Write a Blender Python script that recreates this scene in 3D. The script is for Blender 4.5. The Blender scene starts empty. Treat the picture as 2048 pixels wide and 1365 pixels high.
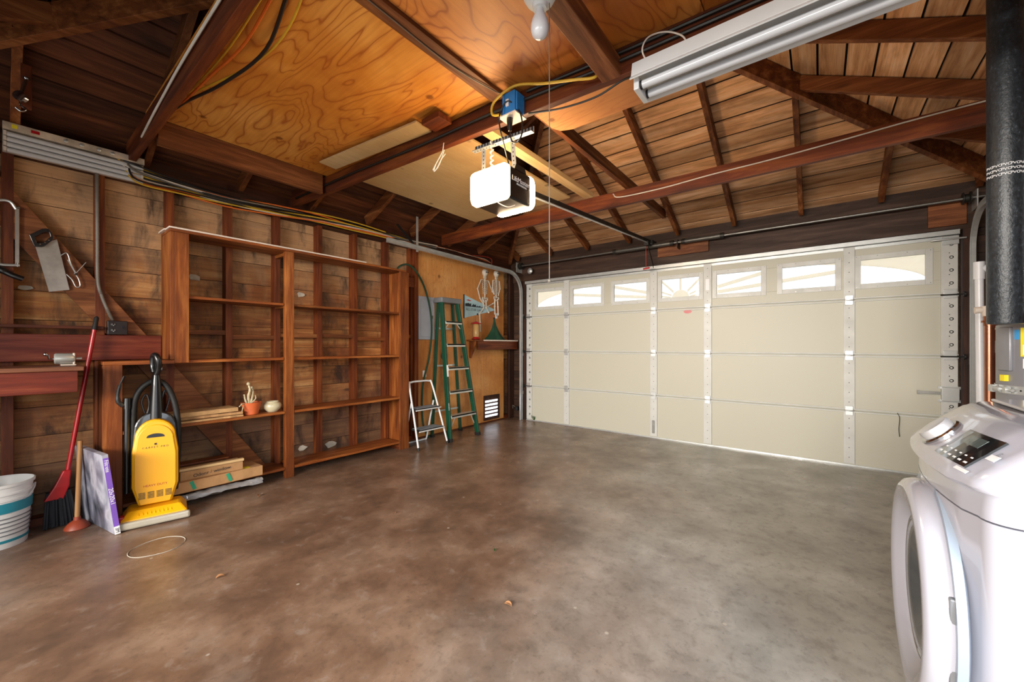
import bpy, bmesh, math, random
from mathutils import Vector, Matrix, Euler
random.seed(7)
C = bpy.context.scene.collection
R_ = math.radians

# ---------------------------------------------------------------- camera
cam_d = bpy.data.cameras.new('camera'); cam = bpy.data.objects.new('camera', cam_d); C.objects.link(cam)
cam_d.sensor_width = 36; cam_d.lens = 793/2048*36; cam_d.shift_y = 0.00415; cam_d.clip_start = 0.02
cam.location = (0, 0, 1.163); cam.rotation_euler = (R_(90), 0, R_(37.8))
bpy.context.scene.camera = cam
# ---------------------------------------------------------------- world: bright hazy daylight outside
w = bpy.data.worlds.new('world'); bpy.context.scene.world = w; w.use_nodes = True
wn = w.node_tree.nodes; wl = w.node_tree.links
bg = wn['Background']
sky = wn.new('ShaderNodeTexSky'); sky.sky_type = 'HOSEK_WILKIE'; sky.turbidity = 5; sky.ground_albedo = 0.4
sky.sun_direction = (0.3, 0.6, 0.75)
mixw = wn.new('ShaderNodeMixRGB'); mixw.inputs[0].default_value = 0.75; mixw.inputs[2].default_value = (1.0, 1.0, 0.96, 1)
wl.new(sky.outputs[0], mixw.inputs[1]); wl.new(mixw.outputs[0], bg.inputs[0]); bg.inputs[1].default_value = 1.4
# ---------------------------------------------------------------- added fill lamps out of view, standing in for daylight
def area(name, loc, target, sx, sy, power, col, spread=180):
    d = bpy.data.lights.new(name, 'AREA'); d.shape = 'RECTANGLE'; d.size = sx; d.size_y = sy; d.energy = power; d.color = col
    o = bpy.data.objects.new(name, d); C.objects.link(o); o.location = loc
    d.spread = R_(spread)
    o.rotation_euler = (Vector(target)-Vector(loc)).to_track_quat('-Z', 'Y').to_euler(); return o
area('fill_lamp_back', (-1.2, -4.0, 1.85), (-1.4, 3, .2), 4.2, 1.1, 400, (1.0, 0.92, 0.83), 150)  # added lamp, shining in through the opening made in the back wall
area('fill_lamp_side', (1.08, -0.10, 1.30), (-1.0, 1.7, 0.0), 0.7, 1.7, 26, (0.80, 0.90, 1.0), 95)  # added cool lamp before the right wall, which has no door
vs = bpy.context.scene.view_settings
vs.view_transform = 'Standard'; vs.look = 'None'; vs.gamma = 1; vs.use_curve_mapping = False; vs.exposure = 0.4

# ---------------------------------------------------------------- geometry constants (metres)
YD = 5.03          # inner face of garage door
XL, XR = -3.95, 1.2  # left stud face, right wall
ZP = 2.48          # plate height
S = 0.45           # roof pitch
CX = (XL+XR)/2     # ridge x
YA = YD-(XR-XL)/2  # y of the ridge end where both hips meet
YB = -.6          # back wall
_f, _hy, _H = 793, 691, 1.163
_F = (-math.sin(R_(37.8)), math.cos(R_(37.8))); _Rt = (math.cos(R_(37.8)), math.sin(R_(37.8)))
def P(u, v, x=None, y=None, z=None):   # survey helper: a sight line met with a real plane of the building
    k = (u-1024)/_f; m = (_hy-v)/_f; d = (_F[0]+k*_Rt[0], _F[1]+k*_Rt[1], m)
    t = x/d[0] if x is not None else y/d[1] if y is not None else (z-_H)/m
    return Vector((d[0]*t, d[1]*t, _H+m*t))

# ---------------------------------------------------------------- materials
def lin(h):
    h = h.lstrip('#'); c = [int(h[i:i+2], 16)/255 for i in (0, 2, 4)]
    return tuple([(x/12.92 if x <= .04045 else ((x+.055)/1.055)**2.4) for x in c]) + (1,)
class NT:
    def __init__(s, name):
        s.m = bpy.data.materials.new(name); s.m.use_nodes = True; s.n = s.m.node_tree.nodes; s.l = s.m.node_tree.links
        s.b = s.n['Principled BSDF']
    def new(s, t, **kw):
        o = s.n.new(t)
        for k, v in kw.items(): setattr(o, k, v)
        return o
    def link(s, a, b): s.l.new(a, b)
    def math(s, op, a, b=None, clamp=False):
        o = s.new('ShaderNodeMath', operation=op); o.use_clamp = clamp
        for i, v in enumerate((a, b)):
            if v is None: continue
            if isinstance(v, (int, float)): o.inputs[i].default_value = v
            else: s.link(v, o.inputs[i])
        return o.outputs[0]
    def ramp(s, fac, stops):
        r = s.new('ShaderNodeValToRGB'); e = r.color_ramp.elements
        while len(e) < len(stops): e.new(0.5)
        for i, (p, c) in enumerate(stops): e[i].position = p; e[i].color = c if not isinstance(c, (int, float)) else (c, c, c, 1)
        s.link(fac, r.inputs[0]); return r.outputs[0]
    def mix(s, fac, a, b, mode='MIX'):
        o = s.new('ShaderNodeMixRGB', blend_type=mode)
        for i, v in enumerate((fac, a, b)):
            if isinstance(v, (int, float)): o.inputs[i].default_value = v
            elif isinstance(v, tuple): o.inputs[i].default_value = v
            else: s.link(v, o.inputs[i])
        return o.outputs[0]
    def coord(s, scale=(1, 1, 1), rnd=True):
        tc = s.new('ShaderNodeTexCoord'); mp = s.new('ShaderNodeMapping'); s.link(tc.outputs['Object'], mp.inputs[0])
        mp.inputs['Scale'].default_value = scale
        return mp.outputs[0]
    def w(s):
        if not hasattr(s, '_w'):
            oi = s.new('ShaderNodeObjectInfo'); at = s.new('ShaderNodeAttribute'); at.attribute_name = 'rnd'
            s._w = s.math('ADD', s.math('MULTIPLY', oi.outputs['Random'], 20), s.math('MULTIPLY', at.outputs['Fac'], 37)); s._at = at.outputs['Fac']
        return s._w
    def noise(s, vec, scale, detail=4, rough=.55, dist=0):
        o = s.new('ShaderNodeTexNoise', noise_dimensions='4D'); s.link(vec, o.inputs['Vector']); s.link(s.w(), o.inputs['W'])
        o.inputs['Scale'].default_value = scale; o.inputs['Detail'].default_value = detail; o.inputs['Roughness'].default_value = rough; o.inputs['Distortion'].default_value = dist
        return o.outputs['Fac']
    def bump(s, h, strength=.2, dist=.002):
        o = s.new('ShaderNodeBump'); o.inputs['Strength'].default_value = strength; o.inputs['Distance'].default_value = dist
        s.link(h, o.inputs['Height']); s.link(o.outputs[0], s.b.inputs['Normal'])
def plain(name, col, rough=.5, metal=0, alpha=1, trans=0, emit=None, es=0, coat=0, var=.06):
    t = NT(name); b = t.b
    if var:
        n = t.noise(t.coord(), 9, 5, .6)
        c = lin(col); d = tuple(x*(1-var*3) for x in c[:3])+(1,); l_ = tuple(min(1, x*(1+var)) for x in c[:3])+(1,)
        t.link(t.ramp(n, [(.3, d), (.6, c), (.8, l_)]), b.inputs['Base Color'])
        t.link(t.ramp(n, [(.3, min(1, rough*1.25)), (.7, rough*.85)]), b.inputs['Roughness'])
    else:
        b.inputs['Base Color'].default_value = lin(col); b.inputs['Roughness'].default_value = rough
    b.inputs['Metallic'].default_value = metal; b.inputs['Alpha'].default_value = alpha
    b.inputs['Transmission Weight'].default_value = trans; b.inputs['Coat Weight'].default_value = coat
    if emit: b.inputs['Emission Color'].default_value = lin(emit); b.inputs['Emission Strength'].default_value = es
    return t.m
def wood(name, dark, mid, light, axis='x', rough=.6, blot=.5, knots=.7, bvar=.35, blotcol=None, spec=.35):
    t = NT(name); ax = 'xyz'.index(axis)
    def sc(al, ac): v = [ac]*3; v[ax] = al; return tuple(v)
    g = t.noise(t.coord(sc(1.1, 13)), 1.6, 8, .62, .5)
    fine = t.noise(t.coord(sc(3, 160)), 1.2, 3, .6)
    big = t.noise(t.coord(sc(1.2, 2.6)), 1.3, 4, .6, .4)
    col = t.ramp(g, [(.28, lin(dark)), (.5, lin(mid)), (.72, lin(light))])
    col = t.mix(t.math('MULTIPLY', t.ramp(fine, [(.35, 1), (.6, 0)]), .28), col, lin(dark))
    bc = lin(blotcol) if blotcol else tuple(x*.35 for x in lin(dark)[:3])+(1,)
    col = t.mix(t.math('MULTIPLY', t.ramp(big, [(.5, 0), (.72, 1)]), blot), col, bc)
    vo = t.new('ShaderNodeTexVoronoi', voronoi_dimensions='4D'); vo.inputs['Scale'].default_value = 1.0
    t.link(t.coord(sc(2.2, 7)), vo.inputs['Vector']); t.link(t.w(), vo.inputs['W'])
    col = t.mix(t.math('MULTIPLY', t.ramp(vo.outputs['Distance'], [(.07, 1), (.17, 0)]), knots), col, tuple(x*.25 for x in lin(dark)[:3])+(1,))
    wn_ = t.new('ShaderNodeTexWhiteNoise', noise_dimensions='1D'); t.link(t.w(), wn_.inputs['W'])
    hv = t.new('ShaderNodeHueSaturation'); t.link(col, hv.inputs['Color'])
    t.link(t.math('ADD', 1-bvar*.5, t.math('MULTIPLY', wn_.outputs['Value'], bvar)), hv.inputs['Value'])
    t.link(hv.outputs[0], t.b.inputs['Base Color'])
    t.link(t.ramp(g, [(.3, rough*1.15), (.7, rough*.85)]), t.b.inputs['Roughness'])
    t.b.inputs['Specular IOR Level'].default_value = spec
    t.bump(fine, .25, .0015)
    return t.m
def plywood(name, dark, mid, light, axis='x', rings=16, rough=.45, line=.55, scale=1.0):
    t = NT(name); ax = 'xyz'.index(axis)
    v = [2.4*scale]*3; v[ax] = .85*scale
    n = t.noise(t.coord(tuple(v)), 1.0, 3, .42, .7)
    c = t.math('ABSOLUTE', t.math('SUBTRACT', t.math('FRACT', t.math('MULTIPLY', n, rings)), .5))
    big = t.noise(t.coord((1.3, 1.3, 1.3)), .9, 4, .6, .3)
    v2 = [60]*3; v2[ax] = 2.5
    fine = t.noise(t.coord(tuple(v2)), 1.0, 3, .6)
    col = t.ramp(big, [(.25, lin(dark)), (.5, lin(mid)), (.75, lin(light))])
    col = t.mix(t.math('MULTIPLY', t.ramp(c, [(.0, 1), (.10, .25), (.3, 0)]), line), col, lin(dark))
    col = t.mix(t.math('MULTIPLY', t.ramp(fine, [(.35, 1), (.6, 0)]), .25), col, lin(dark))
    vo = t.new('ShaderNodeTexVoronoi'); vo.inputs['Scale'].default_value = 3.1; t.link(t.coord(), vo.inputs['Vector'])
    col = t.mix(t.ramp(vo.outputs['Distance'], [(.05, .75), (.09, 0)]), col, tuple(x*.4 for x in lin(dark)[:3])+(1,))
    t.link(col, t.b.inputs['Base Color']); t.b.inputs['Roughness'].default_value = rough
    t.bump(c, .05, .001)
    return t.m
def concrete():
    t = NT('concrete_floor')
    tc = t.coord((1, 1, 1)); a = t.noise(tc, .9, 6, .62, .3); b = t.noise(tc, 2.6, 9, .62, .2); c = t.noise(tc, 38, 4, .7)
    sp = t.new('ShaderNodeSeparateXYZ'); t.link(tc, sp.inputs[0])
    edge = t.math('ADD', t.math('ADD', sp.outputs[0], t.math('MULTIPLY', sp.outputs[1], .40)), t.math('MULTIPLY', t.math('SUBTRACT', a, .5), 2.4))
    brown = t.ramp(t.math('ADD', t.math('MULTIPLY', edge, -.42), .50), [(.15, 0), (.80, 1)])  # brown towards the left: stain plus painted-in warm lamp light and wood bounce
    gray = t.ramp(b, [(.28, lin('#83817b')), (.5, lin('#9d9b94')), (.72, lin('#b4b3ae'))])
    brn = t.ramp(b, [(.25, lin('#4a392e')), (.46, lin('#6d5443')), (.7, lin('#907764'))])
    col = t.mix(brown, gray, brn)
    dk = t.noise(tc, 1.9, 5, .6, .6)
    col = t.mix(t.math('MULTIPLY', t.ramp(dk, [(.52, 0), (.75, 1)]), .38), col, lin('#4a4038'))
    lt = t.noise(tc, 1.4, 6, .7, .2)
    col = t.mix(t.math('MULTIPLY', t.ramp(lt, [(.58, 0), (.75, 1)]), .3), col, lin('#a39c92'))
    col = t.mix(t.ramp(c, [(.3, .35), (.45, 0)]), col, lin('#332a24'))
    md = t.noise(tc, 11, 8, .72, .3); col = t.mix(t.ramp(md, [(.36, .32), (.5, 0)]), col, lin('#40362e')); col = t.mix(t.ramp(md, [(.55, 0), (.72, .25)]), col, lin('#b9b2a8'))
    vo = t.new('ShaderNodeTexVoronoi'); vo.inputs['Scale'].default_value = 5; t.link(tc, vo.inputs['Vector'])
    col = t.mix(t.ramp(vo.outputs['Distance'], [(.03, .7), (.05, 0)]), col, lin('#b3a99c'))
    t.link(col, t.b.inputs['Base Color'])
    t.link(t.ramp(b, [(.3, .40), (.7, .22)]), t.b.inputs['Roughness'])
    t.b.inputs['Specular IOR Level'].default_value = .5
    t.bump(b, .12, .004)
    return t.m
def siding():
    t = NT('old_wall_boards')
    g = t.noise(t.coord((6, 1.1, 14)), 1.4, 8, .62, .6); big = t.noise(t.coord((1, 1.1, .9)), 1.5, 5, .6, .6)
    st = t.noise(t.coord((1, 3.2, 1.2)), 1.8, 6, .65, .8)
    col = t.ramp(g, [(.25, lin('#5c3014')), (.5, lin('#a66a34')), (.75, lin('#cfa066'))])
    col = t.mix(t.math('MULTIPLY', t.ramp(big, [(.42, 0), (.62, 1)]), .7), col, lin('#6b3414'))
    tc = t.coord(); sp = t.new('ShaderNodeSeparateXYZ'); t.link(tc, sp.inputs[0])
    low = t.math('ADD', sp.outputs[2], t.math('MULTIPLY', t.math('SUBTRACT', st, .5), 1.5))
    col = t.mix(t.ramp(t.math('MULTIPLY', low, .4), [(.6, 0), (.85, .6)]), col, lin('#c8a47c'))
    col = t.mix(t.ramp(t.math('MULTIPLY', low, .4), [(.14, .6), (.38, 0)]), col, lin('#4f4338'))   # boards turn darker grey towards the ground
    col = t.mix(t.math('MULTIPLY', t.ramp(st, [(.49, 0), (.66, 1)]), .88), col, lin('#2a1a12'))
    fine = t.noise(t.coord((3, 5, 120)), 1, 3, .6)
    col = t.mix(t.ramp(fine, [(.3, .3), (.55, 0)]), col, lin('#3a2013'))
    vo = t.new('ShaderNodeTexVoronoi', voronoi_dimensions='4D'); t.link(t.coord((1, 2.2, 5)), vo.inputs['Vector']); t.link(t.w(), vo.inputs['W']); vo.inputs['Scale'].default_value = 1
    col = t.mix(t.ramp(vo.outputs['Distance'], [(.05, .7), (.12, 0)]), col, lin('#24140c'))
    wn_ = t.new('ShaderNodeTexWhiteNoise', noise_dimensions='1D'); t.link(t.w(), wn_.inputs['W'])
    hv = t.new('ShaderNodeHueSaturation'); t.link(col, hv.inputs['Color']); t.link(t.math('ADD', .8, t.math('MULTIPLY', wn_.outputs['Value'], .4)), hv.inputs['Value'])
    t.link(hv.outputs[0], t.b.inputs['Base Color']); t.b.inputs['Roughness'].default_value = .75
    t.bump(g, .2, .003)
    return t.m
M = {}
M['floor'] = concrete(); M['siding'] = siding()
for ax in 'xyz':
    M['frame_'+ax] = wood('red_brown_framing_'+ax, '#361507', '#682e10', '#935020', ax, .55, .45, .6)
    M['rafter_'+ax] = wood('old_rafter_wood_'+ax, '#3f1d0a', '#74401c', '#a66c3e', ax, .6, .35, .6)
    M['shelf_'+ax] = wood('shelf_wood_'+ax, '#4a210b', '#824318', '#b27036', ax, .5, .55, .6)
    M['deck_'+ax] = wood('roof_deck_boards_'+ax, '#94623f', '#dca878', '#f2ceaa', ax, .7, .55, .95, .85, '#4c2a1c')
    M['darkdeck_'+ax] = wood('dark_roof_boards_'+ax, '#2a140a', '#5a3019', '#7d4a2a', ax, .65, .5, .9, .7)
M['darkwood_x'] = wood('dark_header_wood', '#24160e', '#3d281c', '#5a4030', 'x', .6)
M['darkwood_y'] = wood('dark_plate_wood', '#24110b', '#46200f', '#5f3420', 'y', .6)
M['darkwood_z'] = wood('dark_wall_wood', '#20120c', '#3d2115', '#5a3825', 'z', .65)
M['bench'] = wood('mahogany_bench_wood', '#3d1409', '#692512', '#8f472a', 'y', .42, .3, .1)
M['benchtop'] = wood('worn_bench_top', '#4a2a1b', '#7a4c34', '#a0735a', 'y', .5, .3, .2)
M['ply_orange'] = plywood('orange_plywood', '#9a4a12', '#cc8430', '#e8ac58', 'x', 22, .45, .85)
M['ply_orange_y'] = plywood('amber_plywood', '#8c4212', '#c2742c', '#dd984c', 'y', 28, .5, .85)
M['ply_wall'] = plywood('plywood_wall_panel', '#96521f', '#c98a46', '#dcae72', 'z', 26, .5, .35, 1.6)
M['ply_pale'] = plywood('pale_plywood', '#a8824f', '#c8a673', '#d6bb8c', 'y', 22, .6, .15, 1.3)
M['ply_gusset'] = plywood('rough_plywood', '#9a5a30', '#c08550', '#d19c68', 'x', 20, .6, .4)
M['pine'] = wood('pale_pine', '#c49a62', '#dcb882', '#e9cfa0', 'y', .5, .1, .2)
M['doorskin'] = plain('cream_door_panel', '#b3b1a2', .48, var=0)
M['galv'] = plain('galvanised_steel', '#c4c7c6', .33, .55, var=.08)
M['stile'] = plain('painted_steel_stile', '#c0c1bd', .5, .05, var=.03)
M['steel'] = plain('dull_steel_tube', '#8d8c88', .38, .9, var=.1)
M['darksteel'] = plain('dark_oiled_steel', '#3c3b38', .45, .7, var=.1)
M['white'] = plain('white_enamel', '#d0d2d2', .32, var=.02)
M['whitepaint'] = plain('white_painted_strip', '#ddd0c4', .45, var=.05)
M['washer'] = plain('glossy_white_enamel', '#a6a6b0', .16, coat=.6, var=0)
M['washerdark'] = plain('dark_display_glass', '#16191c', .06, coat=1, var=0)
M['chrome'] = plain('chrome', '#c4c6ca', .15, 1, var=0)
M['tube'] = plain('fluorescent_tube_glass', '#c6c8cc', .18, coat=.5, var=0)
M['black'] = plain('black_plastic', '#101012', .3, coat=.3, var=.05)
M['rubber'] = plain('black_rubber', '#151515', .6, var=.1)
M['grey_plastic'] = plain('grey_plastic', '#6a6c70', .45)
M['yellow'] = plain('yellow_plastic', '#eaa80c', .42, coat=0, var=0)
M['red'] = plain('red_plastic', '#a8141c', .3, coat=.3, var=.05)
M['green'] = plain('green_fibreglass', '#083f2c', .38, var=.1)
M['hosegreen'] = plain('dark_green_hose', '#22402c', .4)
M['netgreen'] = plain('dark_green_mesh_cloth', '#0a4029', .7, var=.1)
M['alu'] = plain('brushed_aluminium', '#cdd0cc', .35, .6, var=.06)
M['blue'] = plain('blue_plastic_box', '#2a7fc4', .4)
M['orange_c'] = plain('orange_cable', '#d9681c', .45); M['yellow_c'] = plain('yellow_cable', '#d3a92c', .45)
M['white_c'] = plain('white_cable', '#d8d0c4', .45); M['black_c'] = plain('black_cable', '#17130f', .45)
M['grey_c'] = plain('grey_cable', '#6c655d', .45); M['red_c'] = plain('red_cord', '#b3361f', .5)
M['copper'] = plain('copper_pipe', '#b97a5e', .3, .85, var=.1)
M['pvc'] = plain('white_pvc_pipe', '#dfe1e6', .3, var=.02)
M['tank'] = plain('grey_heater_enamel', '#85868c', .35, .2, var=.03); M['tankpale'] = plain('pale_grey_heater_jacket', '#a9afbb', .35, .1, var=.03)
M['foam'] = None
M['terra'] = plain('terracotta', '#c9602f', .6, var=.08); M['soil'] = plain('dry_soil', '#3a2a1e', .9, var=.2)
M['cream'] = plain('cream_glaze', '#cfc6a4', .2, coat=.5, var=.1)
M['card'] = plain('cardboard', '#b98d5e', .8, var=.08); M['paper'] = plain('kraft_paper', '#c29a68', .8, var=.12)
M['deadplant'] = plain('dried_plant', '#c4b795', .8, var=.15)
M['film'] = plain('clear_plastic_film', '#c8c9cc', .12, trans=.55, coat=.6)
M['glass'] = plain('clear_glass', '#ffffff', .03, trans=1, var=0)
def _ins():
    t = NT('cream_window_insert'); t.b.inputs['Base Color'].default_value = lin('#eee4c6')
    tr = t.new('ShaderNodeBsdfTranslucent'); tr.inputs[0].default_value = lin('#fffaf0'); mx = t.new('ShaderNodeMixShader'); mx.inputs[0].default_value = .92
    o = t.n['Material Output']; t.link(t.b.outputs[0], mx.inputs[1]); t.link(tr.outputs[0], mx.inputs[2]); t.link(mx.outputs[0], o.inputs[0]); return t.m
M['insert'] = _ins()
M['purple'] = plain('purple_card', '#7a55b8', .4); M['picture'] = None
M['wood_handle'] = wood('plunger_handle_wood', '#7a5230', '#a87a4c', '#c49a68', 'z', .5, .2, .1)
M['rust'] = plain('orange_brown_rubber', '#8c3a22', .45)
M['teal'] = plain('teal_label', '#1f7f92', .4); M['green_tape'] = plain('green_tape', '#2f9e7a', .4)
M['navy'] = plain('navy_bristles', '#0b0f1a', .7, var=.2)
M['paleblue'] = plain('pale_blue_felt', '#a9c8d2', .8); M['ink'] = plain('dark_ink', '#16202a', .6, var=0)
M['saw'] = plain('saw_blade_steel', '#b0aaa2', .35, .7, var=.12)
M['bone'] = plain('plastic_bone_white', '#c9c2b4', .5)
M['lens'] = plain('lit_lamp_lens', '#fff2dc', .3, emit='#ffd9a0', es=24, var=0)
M['lens_far'] = plain('dim_lamp_lens', '#fff2dc', .3, emit='#ffdcae', es=62, var=0)
M['bulb'] = plain('frosted_bulb_glass', '#c9c9cc', .25, coat=.4, var=0)
M['labelw'] = plain('white_paper_label', '#e8e8ea', .5, var=.02); M['labely'] = plain('yellow_warning_label', '#e8d52a', .4, var=.02)
M['labelb'] = plain('blue_label', '#3f8fc8', .4, var=0); M['brownplate'] = plain('brown_outlet_plate', '#1f1512', .35)
M['leaf'] = plain('dry_leaf', '#a8764c', .7, var=.15); M['greenleaf'] = plain('green_leaf', '#2f5a22', .6, var=.15)
M['plaster'] = plain('pale_plaster', '#b8b0a2', .8, var=.15)
M['redfeeder'] = plain('red_feeder_plastic', '#b01e22', .25, coat=.4, var=0); M['nectar'] = plain('cloudy_feeder_bottle', '#d8b070', .15, trans=.3, var=0)
def _foam():
    t = NT('black_foam_pipe_insulation'); n = t.noise(t.coord((1, 1, .6)), 90, 4, .7)
    t.link(t.ramp(n, [(.35, lin('#15191d')), (.6, lin('#2a3036')), (.75, lin('#56606a'))]), t.b.inputs['Base Color'])
    t.b.inputs['Roughness'].default_value = .38; t.bump(n, .6, .004); return t.m
M['foam'] = _foam()
def _pic():
    t = NT('grey_photo_print'); n = t.noise(t.coord((3, 3, 1.6)), 1.6, 4, .5, 1.2)
    t.link(t.ramp(n, [(.3, lin('#2b2e38')), (.48, lin('#77798a')), (.6, lin('#a8a9b6')), (.75, lin('#4c5a66'))]), t.b.inputs['Base Color'])
    t.b.inputs['Roughness'].default_value = .3; return t.m
M['picture'] = _pic()

# ---------------------------------------------------------------- mesh builder
class MB:
    def __init__(s, mat=None):
        s.bm = bmesh.new(); s.M = mat or Matrix.Identity(4); s.lay = s.bm.faces.layers.float.new('rnd')
    def _v(s, pts): return [s.bm.verts.new(s.M @ Vector(p)) for p in pts]
    def _f(s, vs_, sm=False, r=None):
        try: f = s.bm.faces.new(vs_)
        except ValueError: return
        f.smooth = sm; f[s.lay] = s.r if r is None else r
    r = 0.0
    def hexa(s, p, r=None):
        s.r = random.random() if r is None else r
        v = s._v(p)
        for q in ((3, 2, 1, 0), (4, 5, 6, 7), (0, 1, 5, 4), (1, 2, 6, 5), (2, 3, 7, 6), (3, 0, 4, 7)): s._f([v[i] for i in q])
        return s
    def box(s, x0, y0, z0, x1, y1, z1, rot=None, r=None):
        if x1 < x0: x0, x1 = x1, x0
        if y1 < y0: y0, y1 = y1, y0
        if z1 < z0: z0, z1 = z1, z0
        p = [Vector(q) for q in ((x0, y0, z0), (x1, y0, z0), (x1, y1, z0), (x0, y1, z0), (x0, y0, z1), (x1, y0, z1), (x1, y1, z1), (x0, y1, z1))]
        if rot is not None:
            c = Vector(((x0+x1)/2, (y0+y1)/2, (z0+z1)/2)); e = Euler(rot).to_matrix(); p = [c+e@(q-c) for q in p]
        return s.hexa(p, r)
    def bar(s, p0, p1, w_, h_, up=(0, 0, 1), r=None):
        p0, p1 = Vector(p0), Vector(p1); d = (p1-p0).normalized(); u = Vector(up); sd = d.cross(u).normalized(); u = sd.cross(d).normalized()
        q = []
        for p in (p0, p1): q.append([p-sd*w_/2-u*h_/2, p+sd*w_/2-u*h_/2, p+sd*w_/2+u*h_/2, p-sd*w_/2+u*h_/2])
        return s.hexa([q[0][0], q[0][1], q[1][1], q[1][0], q[0][3], q[0][2], q[1][2], q[1][3]], r)
    def tube(s, pts, rad, n=10, cap=True, closed=False):
        pts = [Vector(p) for p in pts]; rings = []; s.r = random.random()
        N = len(pts); up = None
        for i, p in enumerate(pts):
            a = pts[(i-1) % N] if (i > 0 or closed) else p; b = pts[(i+1) % N] if (i < N-1 or closed) else p
            d = (b-a).normalized()
            if up is None: up = Vector((0, 0, 1)) if abs(d.z) < .9 else Vector((1, 0, 0))
            sd = d.cross(up).normalized(); up = sd.cross(d).normalized()
            rr = rad[i] if isinstance(rad, (list, tuple)) else rad
            rings.append(s._v([p+(sd*math.cos(2*math.pi*k/n)+up*math.sin(2*math.pi*k/n))*rr for k in range(n)]))
        for i in range(N if closed else N-1):
            A, B = rings[i], rings[(i+1) % N]
            for k in range(n): s._f([A[k], A[(k+1) % n], B[(k+1) % n], B[k]], True)
        if cap and not closed: s._f(list(reversed(rings[0]))); s._f(rings[-1])
        return s
    def lathe(s, prof, o=(0, 0, 0), axis=(0, 0, 1), n=28, sy=1.0, cap=True):
        o = Vector(o); a = Vector(axis).normalized(); t = Vector((0, 0, 1)) if abs(a.z) < .9 else Vector((0, 1, 0))
        e1 = t.cross(a).normalized(); e2 = a.cross(e1).normalized(); rings = []; s.r = random.random()
        for (r, h) in prof: rings.append(s._v([o+a*h+(e1*math.cos(2*math.pi*k/n)+e2*math.sin(2*math.pi*k/n)*sy)*max(r, 1e-4) for k in range(n)]))
        for A, B in zip(rings[:-1], rings[1:]):
            for k in range(n): s._f([A[k], A[(k+1) % n], B[(k+1) % n], B[k]], True)
        if cap: s._f(list(reversed(rings[0]))); s._f(rings[-1])
        return s
    def prism(s, poly, o, u, v, t, smooth=False):
        o, u, v, t = map(Vector, (o, u, v, t)); s.r = random.random()
        A = s._v([o+u*a+v*b for a, b in poly]); B = s._v([o+u*a+v*b+t for a, b in poly]); n = len(poly)
        s._f(list(reversed(A))); s._f(B)
        for k in range(n): s._f([A[k], A[(k+1) % n], B[(k+1) % n], B[k]], smooth)
        return s
    def loft(s, loops, cap=True, sm=True):
        rings = [s._v(l) for l in loops]; n = len(loops[0])
        for A, B in zip(rings[:-1], rings[1:]):
            for k in range(n): s._f([A[k], A[(k+1) % n], B[(k+1) % n], B[k]], sm)
        if cap: s._f(list(reversed(rings[0]))); s._f(rings[-1])
        return s
    def ball(s, c, r, sx=1, sy=1, sz=1, n=14):
        prof = [(r*math.sin(math.pi*i/(n//2+1)), -r*math.cos(math.pi*i/(n//2+1))*sz) for i in range(n//2+2)]
        return s.lathe(prof, c, (0, 0, 1), n)
    def build(s, name, mat, parent=None, off=None, bevel=0, fix=True):
        bm = s.bm; bmesh.ops.recalc_face_normals(bm, faces=bm.faces)
        top = parent is None
        if off is None:
            off = OFF.get(parent.name if parent else None)
            if off is None and top:
                xs = [v.co for v in bm.verts]
                off = Vector(((min(v.x for v in xs)+max(v.x for v in xs))/2, (min(v.y for v in xs)+max(v.y for v in xs))/2, min(v.z for v in xs)))
                if name in ('floor', 'ceiling') or name.startswith('wall_'): off = Vector((0, 0, 0))
        off = Vector(off) if off is not None else Vector((0, 0, 0))
        for v in bm.verts: v.co -= off
        me = bpy.data.meshes.new(name); bm.to_mesh(me); bm.free()
        me.materials.append(M[mat] if isinstance(mat, str) else mat)
        if any(p.use_smooth for p in me.polygons): me.set_sharp_from_angle(angle=R_(42))
        o = bpy.data.objects.new(name, me); C.objects.link(o)
        if parent: o.parent = parent; OFF[o.name] = off
        else: o.location = off; OFF[o.name] = off
        if bevel:
            b = o.modifiers.new('bevel', 'BEVEL'); b.width = bevel; b.segments = 2; b.limit_method = 'ANGLE'; b.angle_limit = R_(40)
        return o
OFF = {}
def thing(name, label, cat, loc=(0, 0, 0), rz=0, group=None, local=False):
    # an Empty at the thing's base; local=True: its parts are modelled in its own axes, else in room axes
    o = bpy.data.objects.new(name, None); C.objects.link(o); o.empty_display_size = .1
    o.location = loc; o.rotation_euler = (0, 0, rz); o['label'] = label; o['category'] = cat
    if group: o['group'] = group
    OFF[o.name] = Vector((0, 0, 0)) if local else Vector(loc)
    return o
def tag(o, label, cat, group=None):
    o['label'] = label; o['category'] = cat
    if group: o['group'] = group
    return o
def struct(o): o['kind'] = 'structure'; return o
def text(name, s_, size, mat, parent, mtx, ext=.0006, align='CENTER', sx=1):
    cu = bpy.data.curves.new(name, 'FONT'); cu.body = s_; cu.size = size; cu.extrude = ext; cu.align_x = align; cu.align_y = 'CENTER'
    t_ = bpy.data.objects.new(name, cu); me = bpy.data.meshes.new_from_object(t_); bpy.data.objects.remove(t_)
    off = OFF.get(parent.name, Vector((0, 0, 0)))
    me.transform(Matrix.Translation(-off) @ mtx @ Matrix.Diagonal((sx, 1, 1, 1))); me.materials.clear(); me.materials.append(M[mat])
    o = bpy.data.objects.new(name, me); C.objects.link(o); o.parent = parent; return o
def frame3(o, x, y):   # matrix with local x, y axes and origin
    x = Vector(x).normalized(); z = x.cross(Vector(y)).normalized(); y = z.cross(x)
    m = Matrix((x, y, z)).transposed().to_4x4(); m.translation = Vector(o); return m
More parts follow.
